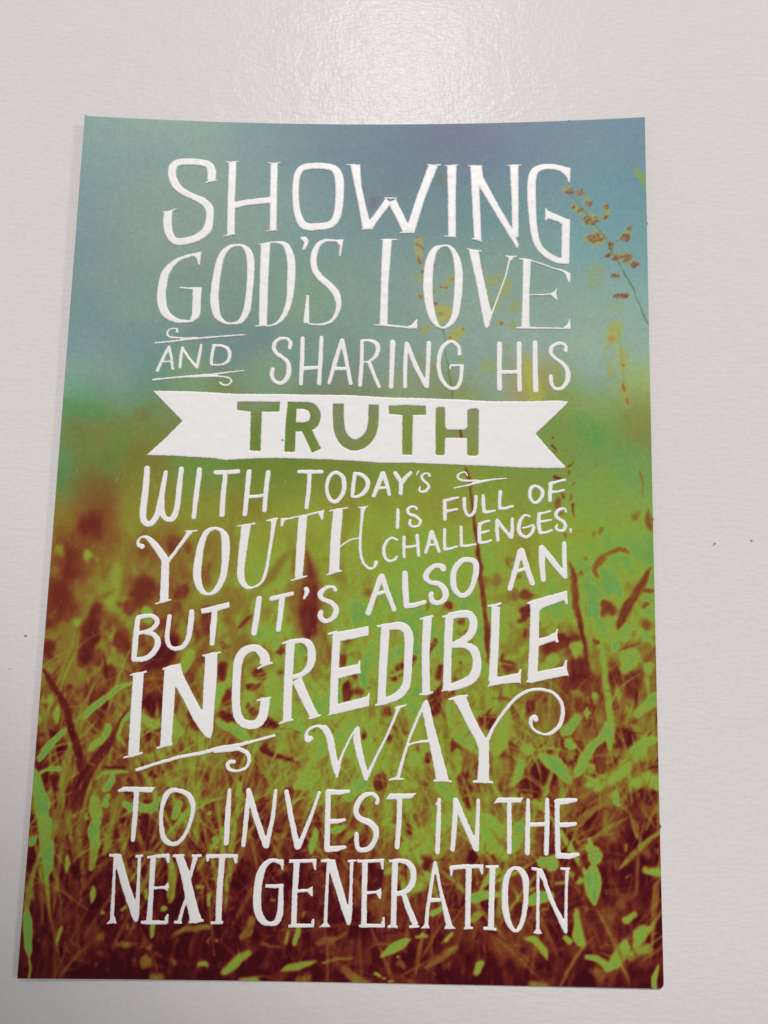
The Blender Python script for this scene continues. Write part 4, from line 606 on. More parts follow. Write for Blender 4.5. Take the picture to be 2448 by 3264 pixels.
.8 0.12:-31.43,-60.12,0.35
.5 0.26:-30.52,-60.40,0.76
.55 0.09:-22.98,-67.96,0.52
.3 0.40:-39.12,-85.82,1.70
.5 0.17:-42.91,-85.88,1.13
.4 0.23:-2.27,-84.55,1.70 -4.61,-84.88,1.13
.45 0.11:-26.87,-85.06,0.45 -26.33,-84.22,0.34
.6 0.09:-24.84,-84.75,0.45
.12 0.41:24.99,-57.82,2.34 24.38,-54.95,2.94
.15 0.35:13.09,-60.95,2.92 12.82,-62.95,2.04
.1 0.59:37.53,-53.51,5.28
.06 0.40:26.51,-68.03,3.75 29.46,-68.81,2.02
.12 0.35:11.44,-70.06,3.17
.07 0.58:6.46,-72.98,4.03
.08 0.57:21.24,-75.71,3.72
.15 0.29:16.77,-70.50,2.02
.38 0.52:23.83,-64.41,1.74 22.07,-67.00,2.02
.06 0.34:28.58,-77.21,2.85
.74 0.58:15.51,-64.32,3.49 18.47,-62.54,3.20 21.43,-60.76,2.92 25.60,-59.81,2.33
.72 0.52:12.28,-66.66,2.61 16.72,-65.99,3.77
.82 0.41:27.09,-61.78,3.20 30.36,-61.99,2.62
.85 0.41:28.58,-66.00,2.60
.82 0.29:19.29,-54.49,2.35 21.40,-56.46,1.76
.87 0.24:2.19,-54.85,2.48 0.74,-56.90,1.29 3.98,-54.23,1.59
.86 0.23:40.66,-68.54,2.19 39.48,-68.85,1.27
.72 0.43:15.62,-73.06,2.87 13.28,-74.23,2.01
.92 0.11:11.79,-73.42,0.75 11.81,-74.82,0.52
.56 0.11:21.83,-76.26,0.63 23.57,-72.03,0.80
.86 0.09:19.46,-73.39,0.29 21.81,-73.33,0.46
.83 0.14:25.65,-76.17,1.03 28.58,-75.26,1.03 31.22,-74.64,0.91
.86 0.17:37.96,-75.87,1.54 40.01,-75.27,1.82
.83 0.14:18.03,-78.57,1.03 19.50,-77.98,0.74
.62 0.11:21.56,-80.14,0.51 24.19,-77.59,0.34
.62 0.09:26.81,-73.07,0.52 29.76,-71.89,0.34
.62 0.14:26.24,-79.48,1.31 27.41,-78.62,0.74
.83 0.11:12.25,-84.49,1.02 9.93,-85.23,0.74
.8 0.14:15.74,-83.17,0.74
.75 0.11:20.71,-84.01,0.62 21.58,-82.62,0.51
.62 0.09:27.68,-59.05,0.29 29.17,-58.93,0.20
.6 0.09:36.01,-58.86,0.23 39.86,-59.92,0.29
.55 0.09:33.89,-69.12,0.23 36.54,-68.64,0.20
.56 0.11:5.95,-76.63,0.52 8.01,-76.58,0.34
.5 0.11:6.04,-80.78,0.51 7.78,-80.19,0.40
.48 0.23:7.66,-58.20,1.47 6.19,-59.38,1.05
.64 0.12:15.44,-58.32,0.59 14.54,-58.05,0.29
.6 0.23:16.97,-61.43,1.46
.8 0.12:9.21,-61.03,0.41 7.44,-62.07,0.70 10.13,-62.44,0.35
.5 0.15:3.29,-63.45,0.58 0.63,-64.64,1.46 -0.52,-66.09,1.16
.65 0.12:9.25,-63.32,0.52 9.44,-65.87,0.52
.75 0.18:12.39,-54.06,1.77 14.19,-54.31,1.18
.5 0.24:10.59,-54.09,1.18
.3 0.35:1.92,-68.58,1.74
.72 0.23:8.80,-71.25,1.44 10.56,-70.65,1.15
.55 0.12:6.75,-72.42,0.46 5.88,-73.56,0.34
.45 0.14:26.22,-70.29,0.86 27.11,-73.07,0.69
.62 0.11:37.09,-74.22,0.63 38.56,-73.63,0.40
.6 0.09:33.88,-71.51,0.29 35.65,-70.35,0.20
.55 0.11:40.28,-77.62,0.40 39.40,-77.78,0.28
.75 0.17:46.11,-78.17,0.85 46.35,-81.19,1.13 46.61,-83.38,1.69
.4 0.23:41.50,-72.72,0.86
.76 0.29:47.37,-72.02,1.14
.55 0.18:-29.20,-82.73,0.98 -26.69,-82.34,0.77
.45 0.28:-18.09,-80.65,1.40 -19.05,-83.39,1.61
.8 0.31:-18.53,-87.09,0.91 -20.63,-88.48,1.95 -23.05,-90.54,1.25
.78 0.21:-27.60,-89.28,1.25
.72 0.31:-19.37,-92.47,1.73 -16.88,-92.09,1.52
.72 0.21:-11.93,-90.32,1.18 -8.73,-89.24,1.46 -5.17,-88.49,0.97
.6 0.17:-3.72,-88.63,0.97 1.99,-87.39,0.83
.84 0.14:7.74,-87.18,0.62 10.58,-85.43,1.60 13.43,-83.85,0.98
.8 0.14:14.86,-83.31,0.63 16.66,-83.27,0.56
.75 0.14:19.91,-84.54,0.49 21.33,-82.48,0.63
.5 0.24:22.78,-84.81,1.25 19.21,-87.24,1.18 16.72,-88.65,1.25
.74 0.24:27.27,-88.39,1.73 26.38,-89.75,1.24
.45 0.31:0.61,-89.70,1.59 2.81,-91.32,1.93 5.32,-91.93,1.59
.52 0.55:-7.21,-91.88,2.07
.66 0.14:-10.77,-82.54,0.77 -11.04,-85.25,0.63
.74 0.14:-8.97,-82.50,0.84 -9.25,-84.88,0.77
.4 0.17:-16.08,-85.36,0.98 -12.46,-85.79,0.77
.42 0.17:-5.28,-84.79,0.77 -0.99,-83.68,0.63 0.80,-82.96,0.63
.45 0.17:-1.65,-85.72,0.49
.36 0.21:6.24,-84.52,0.91 9.13,-85.13,0.63
.92 0.10:6.73,-90.49,0.41 7.81,-90.87,0.35
.92 0.10:8.35,-91.19,0.28 8.88,-91.04,0.28
.92 0.10:9.61,-91.49,0.35 10.32,-91.41,0.28
.72 0.14:11.32,-86.76,0.62
.26 0.69:-14.86,-88.87,2.08
.26 0.69:4.51,-87.60,2.43
.3 0.42:1.25,-86.66,1.25 1.92,-84.63,1.26
.5 0.14:-26.54,-85.22,0.35 -26.24,-84.20,0.35
.9 0.10:-24.76,-84.78,0.42
.35 0.21:-10.95,-87.61,0.28 -11.71,-86.62,0.35
.35 0.17:-6.28,-87.51,0.35 -5.60,-86.15,0.49
.4 0.48:13.90,-92.05,1.72
.4 0.28:12.06,-88.09,1.39
.3 0.28:20.65,-88.21,1.38
.4 0.21:-9.49,-88.25,0.28 -9.87,-87.59,0.28
"""
SKYMARKS = """
145,162,112 1.27 .6:51.86,53.32,2.86 52.52,56.61,3.51
145,165,110 1.26 .5:56.67,48.05,2.52
150,160,88 0.42 .8:46.72,75.47,1.96
150,160,88 0.39 .7:49.06,74.90,1.43
150,160,88 0.39 .7:50.91,72.99,1.62
150,160,88 0.39 .75:47.77,71.54,1.30 49.32,70.33,1.49
150,160,88 0.45 .8:51.47,68.27,3.23
150,160,88 0.39 .8:54.93,71.55,1.29 55.06,69.86,1.61
150,160,88 0.45 .8:52.64,63.90,3.53 50.78,63.93,1.61
150,160,88 0.38 .7:59.13,64.43,1.92 60.08,66.07,1.15
150,160,88 0.45 .75:57.50,59.50,1.91 59.33,59.30,2.22
150,160,88 0.38 .7:60.83,57.79,1.58
150,160,88 0.32 .7:55.70,62.18,0.96
165,170,80 0.78 .8:56.58,43.19,3.45 55.93,40.62,2.81
165,170,80 0.78 .75:57.69,37.41,2.49 58.22,33.90,2.17
150,160,95 0.62 .7:54.98,38.70,1.25
160,165,85 0.56 .7:55.78,32.63,1.55 54.62,35.82,0.75
165,160,70 0.62 .8:58.15,30.41,1.42 58.38,26.63,1.23
190,135,65 0.31 .7:55.62,40.62,1.25
165,75,45 0.22 .9:58.23,34.54,0.74
165,70,45 0.22 .9:57.91,30.41,0.62 58.28,29.46,0.56
165,70,45 0.22 .9:58.54,27.26,0.55 58.67,26.31,0.43
95,120,90 0.10 .9:57.47,58.18,0.29 59.25,54.86,0.32 61.57,49.29,0.31 63.63,43.94,0.34
120,155,88 0.48 .9:61.58,79.77,1.16 62.79,78.37,2.26 63.97,75.97,1.61
125,95,110 0.26 .7:60.73,80.31,0.45
112,130,82 0.10 .85:47.03,75.12,0.26 49.33,71.68,0.29 51.47,68.77,0.32 53.29,66.05,0.35 54.80,63.52,0.35 56.29,60.84,0.35 57.47,58.18,0.32
125,138,76 0.10 .8:53.63,67.89,0.26 54.91,70.20,0.26
125,138,76 0.10 .8:56.64,63.15,0.26 58.82,64.77,0.26 60.39,66.39,0.26
120,135,80 0.10 .7:57.63,58.50,0.25 60.53,57.79,0.25
150,150,80 0.13 .6:56.89,43.19,0.25 57.68,37.09,0.31 58.15,30.41,0.31 58.52,26.31,0.25
150,150,70 0.26 .7:53.33,68.23,0.64 54.58,68.87,0.45
150,160,88 0.38 .85:13.31,63.39,1.89 13.66,59.82,1.70
150,160,88 0.44 .7:17.31,60.48,1.44
150,160,88 0.38 .7:14.30,57.88,0.94
150,160,88 0.44 .8:12.81,55.14,1.25 14.04,54.02,0.94
150,160,88 0.37 .8:18.00,52.12,0.62 19.05,52.77,1.12 20.40,54.37,1.12 21.30,55.50,0.62
150,160,88 0.37 .8:13.93,50.19,1.37
170,170,70 0.62 .85:18.64,47.36,2.47 19.85,46.73,2.16 18.06,44.82,1.54
150,160,88 0.46 .8:14.18,42.27,1.23 15.07,42.91,2.15
165,165,75 0.49 .85:21.09,41.07,2.45 22.58,42.33,2.45
150,160,88 0.56 .7:27.64,57.59,0.93
150,160,88 0.62 .75:29.46,54.06,2.17 31.26,55.02,1.55
150,160,88 0.62 .8:32.16,51.51,2.16 33.36,53.42,2.47
150,160,88 0.49 .75:28.55,51.51,1.55
150,160,88 0.43 .8:29.76,48.98,1.36 31.55,48.03,1.35
150,160,88 0.55 .7:33.94,47.40,1.84 35.44,48.97,1.54
150,160,88 0.43 .8:31.55,44.25,1.10
150,160,88 0.55 .7:34.23,43.63,1.83
150,160,88 0.37 .7:23.15,48.80,0.93
155,75,45 0.16 .8:12.99,64.36,0.44
155,75,45 0.16 .8:13.17,62.74,0.69 13.94,62.09,0.63
155,70,45 0.19 .8:14.40,61.61,0.63
155,70,45 0.16 .85:13.36,59.49,0.75 13.98,58.53,0.63
155,70,45 0.16 .8:17.18,58.22,0.69
155,70,45 0.16 .8:14.16,56.43,0.56
160,75,45 0.16 .8:18.59,52.77,0.50 19.50,52.83,0.50
160,85,50 0.16 .7:20.85,54.53,0.44
160,80,45 0.16 .8:16.94,51.64,0.43
165,75,50 0.15 .85:17.06,48.93,0.81
160,80,50 0.16 .7:13.99,50.19,0.74
150,110,50 0.19 .6:18.35,46.40,0.93
165,75,45 0.15 .85:23.33,42.96,0.61
165,75,45 0.15 .8:20.34,40.91,0.49
160,90,50 0.18 .8:31.99,44.09,0.73
140,100,50 0.25 .5:29.91,48.82,0.74
140,100,60 0.25 .5:27.49,57.59,0.50
105,110,80 0.64 .5:18.37,79.21,1.92 18.69,77.87,1.92
105,85,115 0.80 .5:3.32,73.17,2.24 2.72,72.18,1.92
175,175,70 1.21 .75:37.15,35.00,1.81 38.02,31.31,2.71 39.17,28.26,3.59
160,165,90 0.91 .6:35.39,38.10,1.21 36.57,36.24,1.51
150,160,88 0.43 .7:32.73,39.18,0.91 33.91,38.87,0.73
155,140,65 0.30 .8:17.12,33.95,0.73
150,160,88 0.31 .7:17.82,38.47,0.79
95,130,75 0.12 .9:18.68,43.02,0.22 19.46,39.26,0.24 20.24,33.98,0.33 20.86,30.58,0.42 21.48,26.90,0.48
150,160,88 0.49 .6:23.21,36.17,0.91
150,165,80 1.21 .6:28.86,34.35,2.73
130,165,85 0.75 .5:22.37,26.91,1.81 26.50,27.25,2.41
112,122,58 1.80 .45:-59.97,19.79,4.16 -59.95,15.56,3.59 -58.67,12.79,2.48
120,116,52 1.52 .45:-47.51,12.52,3.32 -47.92,14.76,2.49
126,108,48 1.64 .5:-54.67,5.64,4.10 -55.87,3.40,3.27
126,114,46 1.63 .6:-58.10,0.59,4.34
80,142,84 1.64 .6:-62.48,9.33,4.10 -61.91,5.18,3.27
86,146,80 1.39 .5:-62.65,23.11,3.33 -54.98,22.64,3.07
98,142,62 1.66 .5:-50.48,16.39,4.72 -52.53,10.15,4.13
122,112,50 1.40 .55:-45.90,22.19,3.08
100,138,66 1.40 .5:-44.10,24.24,1.68
118,104,46 1.38 .4:-52.67,12.39,2.48
122,138,60 0.69 .7:51.85,12.99,1.39
122,140,66 0.93 .75:61.53,19.41,2.55
128,135,60 0.70 .7:58.42,23.19,1.16
98,158,80 1.39 .45:59.17,15.16,4.62 54.47,6.94,3.67
92,155,72 1.17 .5:49.02,22.20,3.74 52.38,17.47,3.25
"""
SEEDS = [(46.87,75.12,0.85,0.85,9),(49.22,74.73,0.72,0.72,8),(51.06,72.15,0.65,0.71,7),(47.77,71.44,0.52,0.39,4),(49.32,70.50,0.65,0.65,4),(51.46,68.10,1.61,1.10,16),(54.89,68.86,0.58,0.32,5),(54.99,71.04,0.45,0.71,5),(52.64,63.90,1.93,1.03,28),(55.85,62.01,0.45,0.89,9),(59.12,63.93,1.02,0.89,13),(60.08,66.07,0.51,0.51,5),(55.20,59.80,0.77,0.38,9),(56.57,59.12,0.57,0.45,6),(59.02,59.20,1.33,0.83,18),(60.98,57.62,0.76,0.70,12),(56.74,55.10,1.08,0.25,9),(57.78,50.38,1.64,0.50,20)]
INKS = "-62.4,90.5:130,162,154 -51.0,90.1:145,172,160 -35.2,88.6:140,167,155 -23.6,90.2:116,147,153 -8.8,90.6:101,128,144 10.4,90.8:95,118,139 21.0,90.2:99,104,134 33.7,90.6:110,123,149 49.3,90.1:101,128,148 63.6,90.6:106,137,154 -62.9,82.6:130,160,159 -50.5,82.2:120,152,154 -34.9,82.9:130,157,150 -19.1,83.5:115,142,144 -3.3,86.1:100,126,139 12.6,85.0:91,118,134 23.2,87.3:106,111,134 33.6,83.7:96,128,148 54.3,82.1:101,142,154 63.4,82.8:101,137,153 -63.2,71.4:120,152,154 -49.8,71.0:134,157,145 -37.5,72.7:134,157,145 -22.9,73.1:134,157,145 -13.5,73.4:116,152,150 2.2,77.0:96,127,139 4.4,72.5:104,120,130 18.0,73.7:91,132,139 33.6,72.5:96,137,144 54.1,71.0:97,147,158 63.7,70.7:102,147,154 -63.4,59.3:120,147,154 -49.2,60.0:134,157,145 -33.8,60.6:129,152,140 -8.0,64.5:111,147,145 5.6,63.6:123,156,146 23.3,65.9:106,142,140 38.7,63.6:125,156,146 53.9,59.0:116,161,164 62.9,61.0:112,157,164 -63.0,47.5:115,147,148 -48.5,48.1:125,157,144 -28.1,49.8:120,152,130 -7.6,50.2:124,156,126 2.8,48.2:120,152,145 23.3,50.6:134,161,141 38.6,50.5:130,161,146 53.7,46.2:140,171,151 63.2,49.3:131,171,165 -63.1,37.9:120,152,153 -47.9,38.5:115,147,144 -27.7,39.1:110,138,138 -7.2,39.5:115,147,135 8.1,37.6:125,152,145 23.4,39.8:135,162,151 38.6,40.9:140,167,156 53.5,37.8:149,176,152 62.5,39.8:145,176,156 -63.0,29.5:135,167,150 -52.4,29.9:130,157,145 -44.4,30.1:106,147,139 -37.3,29.3:124,156,117 -22.2,29.7:129,156,127 -1.9,31.1:119,142,126 13.3,30.2:133,151,113 28.5,31.4:134,161,146 38.5,30.4:159,154,94 51.4,31.5:135,171,165 62.3,30.5:153,180,115 -63.1,24.6:96,154,117 -57.0,24.2:94,151,110 -47.1,25.1:103,150,117 -42.6,25.0:119,134,74 -27.0,25.4:119,134,74 -1.8,25.8:124,134,84 23.4,26.2:134,144,84 46.4,27.4:129,154,74 53.3,26.3:134,159,94 62.2,25.3:139,149,69 -63.1,19.2:114,134,74 -56.7,19.4:126,122,54 -46.7,18.7:119,129,54 -16.7,19.4:109,134,54 13.5,19.8:124,144,59 43.4,20.1:119,149,69 53.2,20.2:109,154,69 62.5,20.2:134,134,64 -63.0,11.1:94,144,89 -56.1,11.2:109,134,64 -47.3,11.5:124,119,49 -16.4,11.7:114,134,49 13.6,12.2:124,144,54 43.3,13.0:124,149,64 53.1,11.1:119,154,79 62.9,13.2:114,154,79 -63.1,6.0:89,144,94 -55.7,5.2:115,115,45 -46.0,6.4:119,129,54 -36.1,6.7:109,144,64 -6.2,6.3:119,134,49 23.5,6.7:129,149,54 53.0,6.1:119,159,84 62.7,5.2:114,159,89 -63.3,-4.0:135,110,45 -45.4,-2.6:129,124,49 -30.6,-3.2:125,125,45 -6.0,-1.8:134,144,54 18.7,-2.3:134,149,54 52.8,-2.8:124,159,74 62.5,-1.7:119,159,84 -63.1,-13.8:115,75,40 -44.7,-13.4:135,100,40 -25.3,-12.0:135,125,45 -10.6,-11.7:149,149,54 18.8,-12.2:152,154,59 52.7,-11.6:139,164,74 62.3,-11.5:139,188,115"
TONEPOINTS = "-63.6,-1.0:.55 -58.2,-0.9:.45 -55.8,-0.8:.25 -45.5,-0.6:.6 -30.8,-0.2:.6 -6.1,0.2:.64 18.6,0.6:.68 48.0,1.0:.72 62.6,1.2:.78 -63.5,-8.9:.5 -59.6,-8.8:.2 -56.2,-8.7:.2 -51.9,-8.6:.5 -46.0,-8.5:.5 -40.2,-8.4:.38 -30.4,-8.2:.5 -15.7,-7.9:.62 4.0,-7.5:.66 23.6,-7.2:.68 38.2,-7.0:.65 47.9,-6.8:.74 55.7,-6.7:.75 63.3,-6.6:.8 -63.2,-18.6:.25 -58.9,-18.5:.35 -54.1,-18.4:.45 -48.3,-18.3:.55 -44.5,-18.2:.3 -39.6,-18.1:.32 -32.8,-18.0:.5 -25.0,-17.9:.55 -15.3,-17.7:.6 -9.4,-17.6:.35 -3.6,-17.5:.6 4.2,-17.3:.68 23.6,-17.0:.7 33.3,-16.8:.62 43.0,-16.6:.66 52.6,-16.5:.72 63.1,-16.3:.62 -63.0,-28.2:.25 -58.2,-28.1:.45 -53.4,-28.0:.3 -48.7,-27.9:.48 -43.9,-27.8:.27 -39.1,-27.8:.35 -32.3,-27.6:.38 -26.5,-27.5:.45 -21.7,-27.4:.6 -13.0,-27.3:.65 -7.2,-27.2:.5 0.5,-27.0:.66 14.1,-26.7:.68 23.7,-26.6:.66 31.4,-26.4:.7 38.1,-26.3:.55 45.7,-26.1:.45 51.5,-26.0:.6 58.1,-25.9:.6 62.9,-25.8:.5 -62.7,-37.6:.38 -57.5,-37.5:.42 -50.9,-37.4:.28 -43.3,-37.3:.2 -38.5,-37.2:.3 -30.9,-37.1:.42 -24.2,-36.9:.45 -18.4,-36.8:.6 -10.7,-36.7:.6 -3.1,-36.5:.62 6.5,-36.4:.65 14.2,-36.2:.58 23.7,-36.0:.62 29.5,-35.9:.52 35.2,-35.8:.38 42.8,-35.6:.3 48.5,-35.5:.3 54.1,-35.4:.4 61.7,-35.2:.35 -63.0,-46.9:.3 -56.9,-46.8:.3 -50.3,-46.7:.28 -42.7,-46.6:.32 -36.1,-46.5:.38 -28.5,-46.3:.42 -21.8,-46.2:.4 -14.2,-46.1:.48 -4.7,-45.9:.55 4.8,-45.7:.6 14.3,-45.5:.55 23.8,-45.3:.5 29.5,-45.2:.45 35.1,-45.1:.35 40.8,-44.9:.3 47.4,-44.8:.33 53.9,-44.7:.35 61.4,-44.5:.4 -63.2,-56.1:.2 -56.2,-56.0:.26 -49.6,-55.9:.2 -42.1,-55.7:.25 -32.7,-55.6:.3 -23.3,-55.4:.3 -13.9,-55.2:.38 -4.4,-55.0:.48 5.0,-54.8:.48 14.4,-54.6:.45 23.8,-54.4:.5 31.3,-54.3:.45 37.9,-54.1:.4 47.2,-53.9:.25 54.7,-53.7:.4 62.1,-53.6:.4 -62.9,-65.1:.1 -55.5,-65.0:.2 -46.2,-64.8:.1 -36.9,-64.7:.13 -27.6,-64.5:.13 -18.2,-64.3:.13 -8.8,-64.2:.15 -0.4,-64.0:.27 5.2,-63.9:.33 10.8,-63.7:.55 19.2,-63.5:.55 24.8,-63.4:.4 31.3,-63.3:.5 37.8,-63.1:.38 47.1,-62.9:.15 54.5,-62.7:.1 62.8,-62.5:.12 -62.7,-73.9:.08 -54.9,-73.8:.08 -45.6,-73.7:.04 -31.8,-73.5:.04 -17.8,-73.2:.05 -8.5,-73.0:.1 0.7,-72.8:.22 10.0,-72.6:.27 19.3,-72.4:.22 28.5,-72.2:.3 37.8,-72.0:.18 47.0,-71.7:.12 56.1,-71.5:.12 62.6,-71.4:.12 -62.9,-82.7:.05 -49.6,-82.5:.08 -31.3,-82.2:.03 -17.5,-81.9:.05 -3.6,-81.7:.09 5.6,-81.4:.13 14.8,-81.2:.13 23.9,-81.0:.17 33.1,-80.8:.13 42.3,-80.6:.17 51.4,-80.3:.12 62.3,-80.1:.08 -63.0,-92.1:.02 -49.0,-91.9:.01 -30.8,-91.6:.04 -17.1,-91.4:.06 -3.4,-91.1:.1 10.3,-90.8:.1 24.0,-90.4:.08 42.2,-90.0:.1 51.2,-89.7:.08 62.9,-89.4:.05"
SPECK = (-15.55, 17.23)

# ------------------------------------------------------------------ helpers
CARD_H = 184.36
CORNERS = np.array([[-63.16, 91.62], [63.91, 92.49], [63.23, -91.63], [-63.72, -92.46]])   # tl tr br bl
THICK = 0.40

def lift(x, y):
    """height of the slightly curled card above the table, in millimetres"""
    v = np.clip((y + CARD_H / 2) / CARD_H, 0, 1)
    u = np.clip(x / 63.5, -1.05, 1.05)
    e = v ** 1.6
    l = 1.1 + 1.9 * e
    r = 0.25 + 2.75 * e
    return np.where(u < 0, l * u * u, r * u * u) + 0.42

def lin(c):
    c = np.asarray(c, float) / 255.0
    return np.where(c <= 0.04045, c / 12.92, ((c + 0.055) / 1.055) ** 2.4)

def sstep(x):
    x = np.clip(x, 0, 1)
    return x * x * (3 - 2 * x)

def vnoise(X, Y, cell, seed):
    """smooth value noise in -1..1"""
    r = np.random.default_rng(seed)
    g = r.uniform(-1, 1, (256, 256))
    fx = X / cell + 57.3
    fy = Y / cell + 91.7
    ix = np.floor(fx).astype(int)
    iy = np.floor(fy).astype(int)
    tx = sstep(fx - ix)
    ty = sstep(fy - iy)
    a = g[iy % 256, ix % 256] * (1 - tx) + g[iy % 256, (ix + 1) % 256] * tx
    b = g[(iy + 1) % 256, ix % 256] * (1 - tx) + g[(iy + 1) % 256, (ix + 1) % 256] * tx
    return a * (1 - ty) + b * ty

def mesh_object(name, verts, faces, mats, parent=None, mat_index=None, smooth=True):
    verts = np.asarray(verts, np.float32) * MM
    m = bpy.data.meshes.new(name)
    if isinstance(faces, np.ndarray):
        n = len(faces)
        k = faces.shape[1]
        m.vertices.add(len(verts))
        m.vertices.foreach_set("co", verts.ravel())
        m.loops.add(n * k)
        m.loops.foreach_set("vertex_index", faces.astype(np.int32).ravel())
        m.polygons.add(n)
        m.polygons.foreach_set("loop_start", np.arange(0, n * k, k, dtype=np.int32))
        m.update(calc_edges=True)
    else:
        m.from_pydata([tuple(v) for v in verts], [], faces)
        m.update()
    for q in mats:
        m.materials.append(q)
    if mat_index is not None:
        m.polygons.foreach_set("material_index", np.asarray(mat_index, np.int32))
    m.polygons.foreach_set("use_smooth", np.full(len(m.polygons), smooth))
    m.validate()
    o = bpy.data.objects.new(name, m)
    COL.objects.link(o)
    if parent:
        o.parent = parent
    return o

# ------------------------------------------------------------------ materials
class Nodes:
    def __init__(self, name):
        self.m = bpy.data.materials.new(name)
        self.m.use_nodes = True
        self.t = self.m.node_tree
        self.b = self.t.nodes["Principled BSDF"]
    def n(self, kind, **kw):
        q = self.t.nodes.new(kind)
        for k, v in kw.items():
            if k in q.inputs.keys():
                q.inputs[k].default_value = v
            else:
                setattr(q, k, v)
        return q
    def l(self, a, b):
        self.t.links.new(a, b)
    def noise(self, scale, stretch=(1, 1, 1), detail=2.0, rough=0.5, rot=0.0):
        tc = self.n("ShaderNodeTexCoord")
        mp = self.n("ShaderNodeMapping")
        mp.inputs["Scale"].default_value = stretch
        mp.inputs["Rotation"].default_value = (0, 0, rot)
        self.l(tc.outputs["Object"], mp.inputs["Vector"])
        nz = self.n("ShaderNodeTexNoise", Scale=scale, Detail=detail, Roughness=rough)
        self.l(mp.outputs[0], nz.inputs["Vector"])
        return nz.outputs["Fac"]
    def math(self, op, a, b):
        q = self.n("ShaderNodeMath", operation=op)
        for i, v in enumerate((a, b)):
            if isinstance(v, (int, float)):
                q.inputs[i].default_value = v
            else:
                self.l(v, q.inputs[i])
        return q.outputs[0]
    def bump(self, h, strength, dist):
        q = self.n("ShaderNodeBump", Strength=strength, Distance=dist)
        self.l(h, q.inputs["Height"])
        self.l(q.outputs[0], self.b.inputs["Normal"])

def grain(N, base, amount):
    """fine mottling of a paper or ink: base colour times 1 +- amount"""
    f = N.noise(3600, detail=1.0)
    f2 = N.noise(900, detail=2.0)
    s = N.math('ADD', N.math('MULTIPLY', f, 1.0), N.math('MULTIPLY', f2, 0.6))
    k = N.math('ADD', N.math('MULTIPLY', N.math('SUBTRACT', s, 0.8), amount * 2), 1.0)
    sc = N.n("ShaderNodeVectorMath", operation='SCALE')
    if isinstance(base, tuple):
        rgb = N.n("ShaderNodeRGB")
        rgb.outputs[0].default_value = base + (1,)
        base = rgb.outputs[0]
    N.l(base, sc.inputs[0])
    N.l(k, sc.inputs["Scale"])
    N.l(sc.outputs[0], N.b.inputs["Base Color"])

def mat_table():
    N = Nodes("glossy_white_paper")
    grain(N, (0.795, 0.768, 0.768), 0.07)
    N.b.inputs["Roughness"].default_value = 0.26
    N.b.inputs["Specular IOR Level"].default_value = 0.075
    a = N.noise(820, (0.55, 1.5, 1), detail=2.0)
    b = N.noise(820, (1.7, 0.6, 1), detail=2.0)
    c = N.noise(150, detail=3.0)
    h = N.math('ADD', N.math('ADD', N.math('MULTIPLY', a, 1.0), N.math('MULTIPLY', b, 0.5)), N.math('MULTIPLY', c, 1.6))
    N.bump(h, 0.6, 0.00016)
    return N.m

def mat_print():
    N = Nodes("printed_card_face")
    at = N.n("ShaderNodeAttribute", attribute_name="Ink")
    grain(N, at.outputs["Color"], 0.18)
    N.b.inputs["Roughness"].default_value = 0.42
    N.b.inputs["Specular IOR Level"].default_value = 0.16
    h = N.math('ADD', N.noise(1500, (1.6, 0.5, 1), detail=2.0), N.math('MULTIPLY', N.noise(300), 1.0))
    N.bump(h, 0.35, 0.00006)
    return N.m

def mat_edge():
    N = Nodes("white_card_core")
    grain(N, (0.78, 0.75, 0.74), 0.05)
    N.b.inputs["Roughness"].default_value = 0.8
    return N.m

def mat_ink():
    N = Nodes("raised_white_ink")
    grain(N, (0.93, 0.918, 0.915), 0.025)
    N.b.inputs["Roughness"].default_value = 0.38
    N.b.inputs["Specular IOR Level"].default_value = 0.35
    h = N.math('ADD', N.noise(900, detail=2.0), N.math('MULTIPLY', N.noise(260, (1.5, 0.6, 1)), 1.8))
    N.bump(h, 0.35, 0.00006)
    return N.m

def mat_speck():
    N = Nodes("dark_grit")
    grain(N, (0.38, 0.37, 0.37), 0.4)
    N.b.inputs["Roughness"].default_value = 0.8
    return N.m

M_TABLE, M_PRINT, M_EDGE, M_INK, M_SPECK = mat_table(), mat_print(), mat_edge(), mat_ink(), mat_speck()

# ------------------------------------------------------------------ table
tb = mesh_object("table_surface", [(-700, -700, 0), (700, -700, 0), (700, 700, 0), (-700, 700, 0)], [(0, 1, 2, 3)], [M_TABLE], smooth=False)
tb["kind"] = "structure"
tb["label"] = "glossy white textured surface under the printed card"

# ------------------------------------------------------------------ strokes as signed distances
def parse(txt):
    out = []
    for st in txt.split(';'):
        tk = st.split()
        if tk:
            out.append((tk[0], np.array([[float(q) for q in t.split(',')] for t in tk[1:]])))
    return out

def curve(P, closed=False, n=7):
    """Catmull-Rom through the points (x, y, width)"""
    if len(P) < 3:
        return P
    Q = np.vstack([P[-1], P, P[0], P[1]]) if closed else np.vstack([2 * P[0] - P[1], P, 2 * P[-1] - P[-2]])
    out = []
    for i in range(1, len(Q) - 2):
        p0, p1, p2, p3 = Q[i - 1], Q[i], Q[i + 1], Q[i + 2]
        for t in np.arange(n) / n:
            out.append(0.5 * (2 * p1 + (p2 - p0) * t + (2 * p0 - 5 * p1 + 4 * p2 - p3) * t * t + (3 * p1 - p0 - 3 * p2 + p3) * t ** 3))
    if not closed:
        out.append(P[-1])
    out = np.array(out)
    out[:, 2] = np.maximum(out[:, 2], P[:, 2].min() * 0.8)
    return out

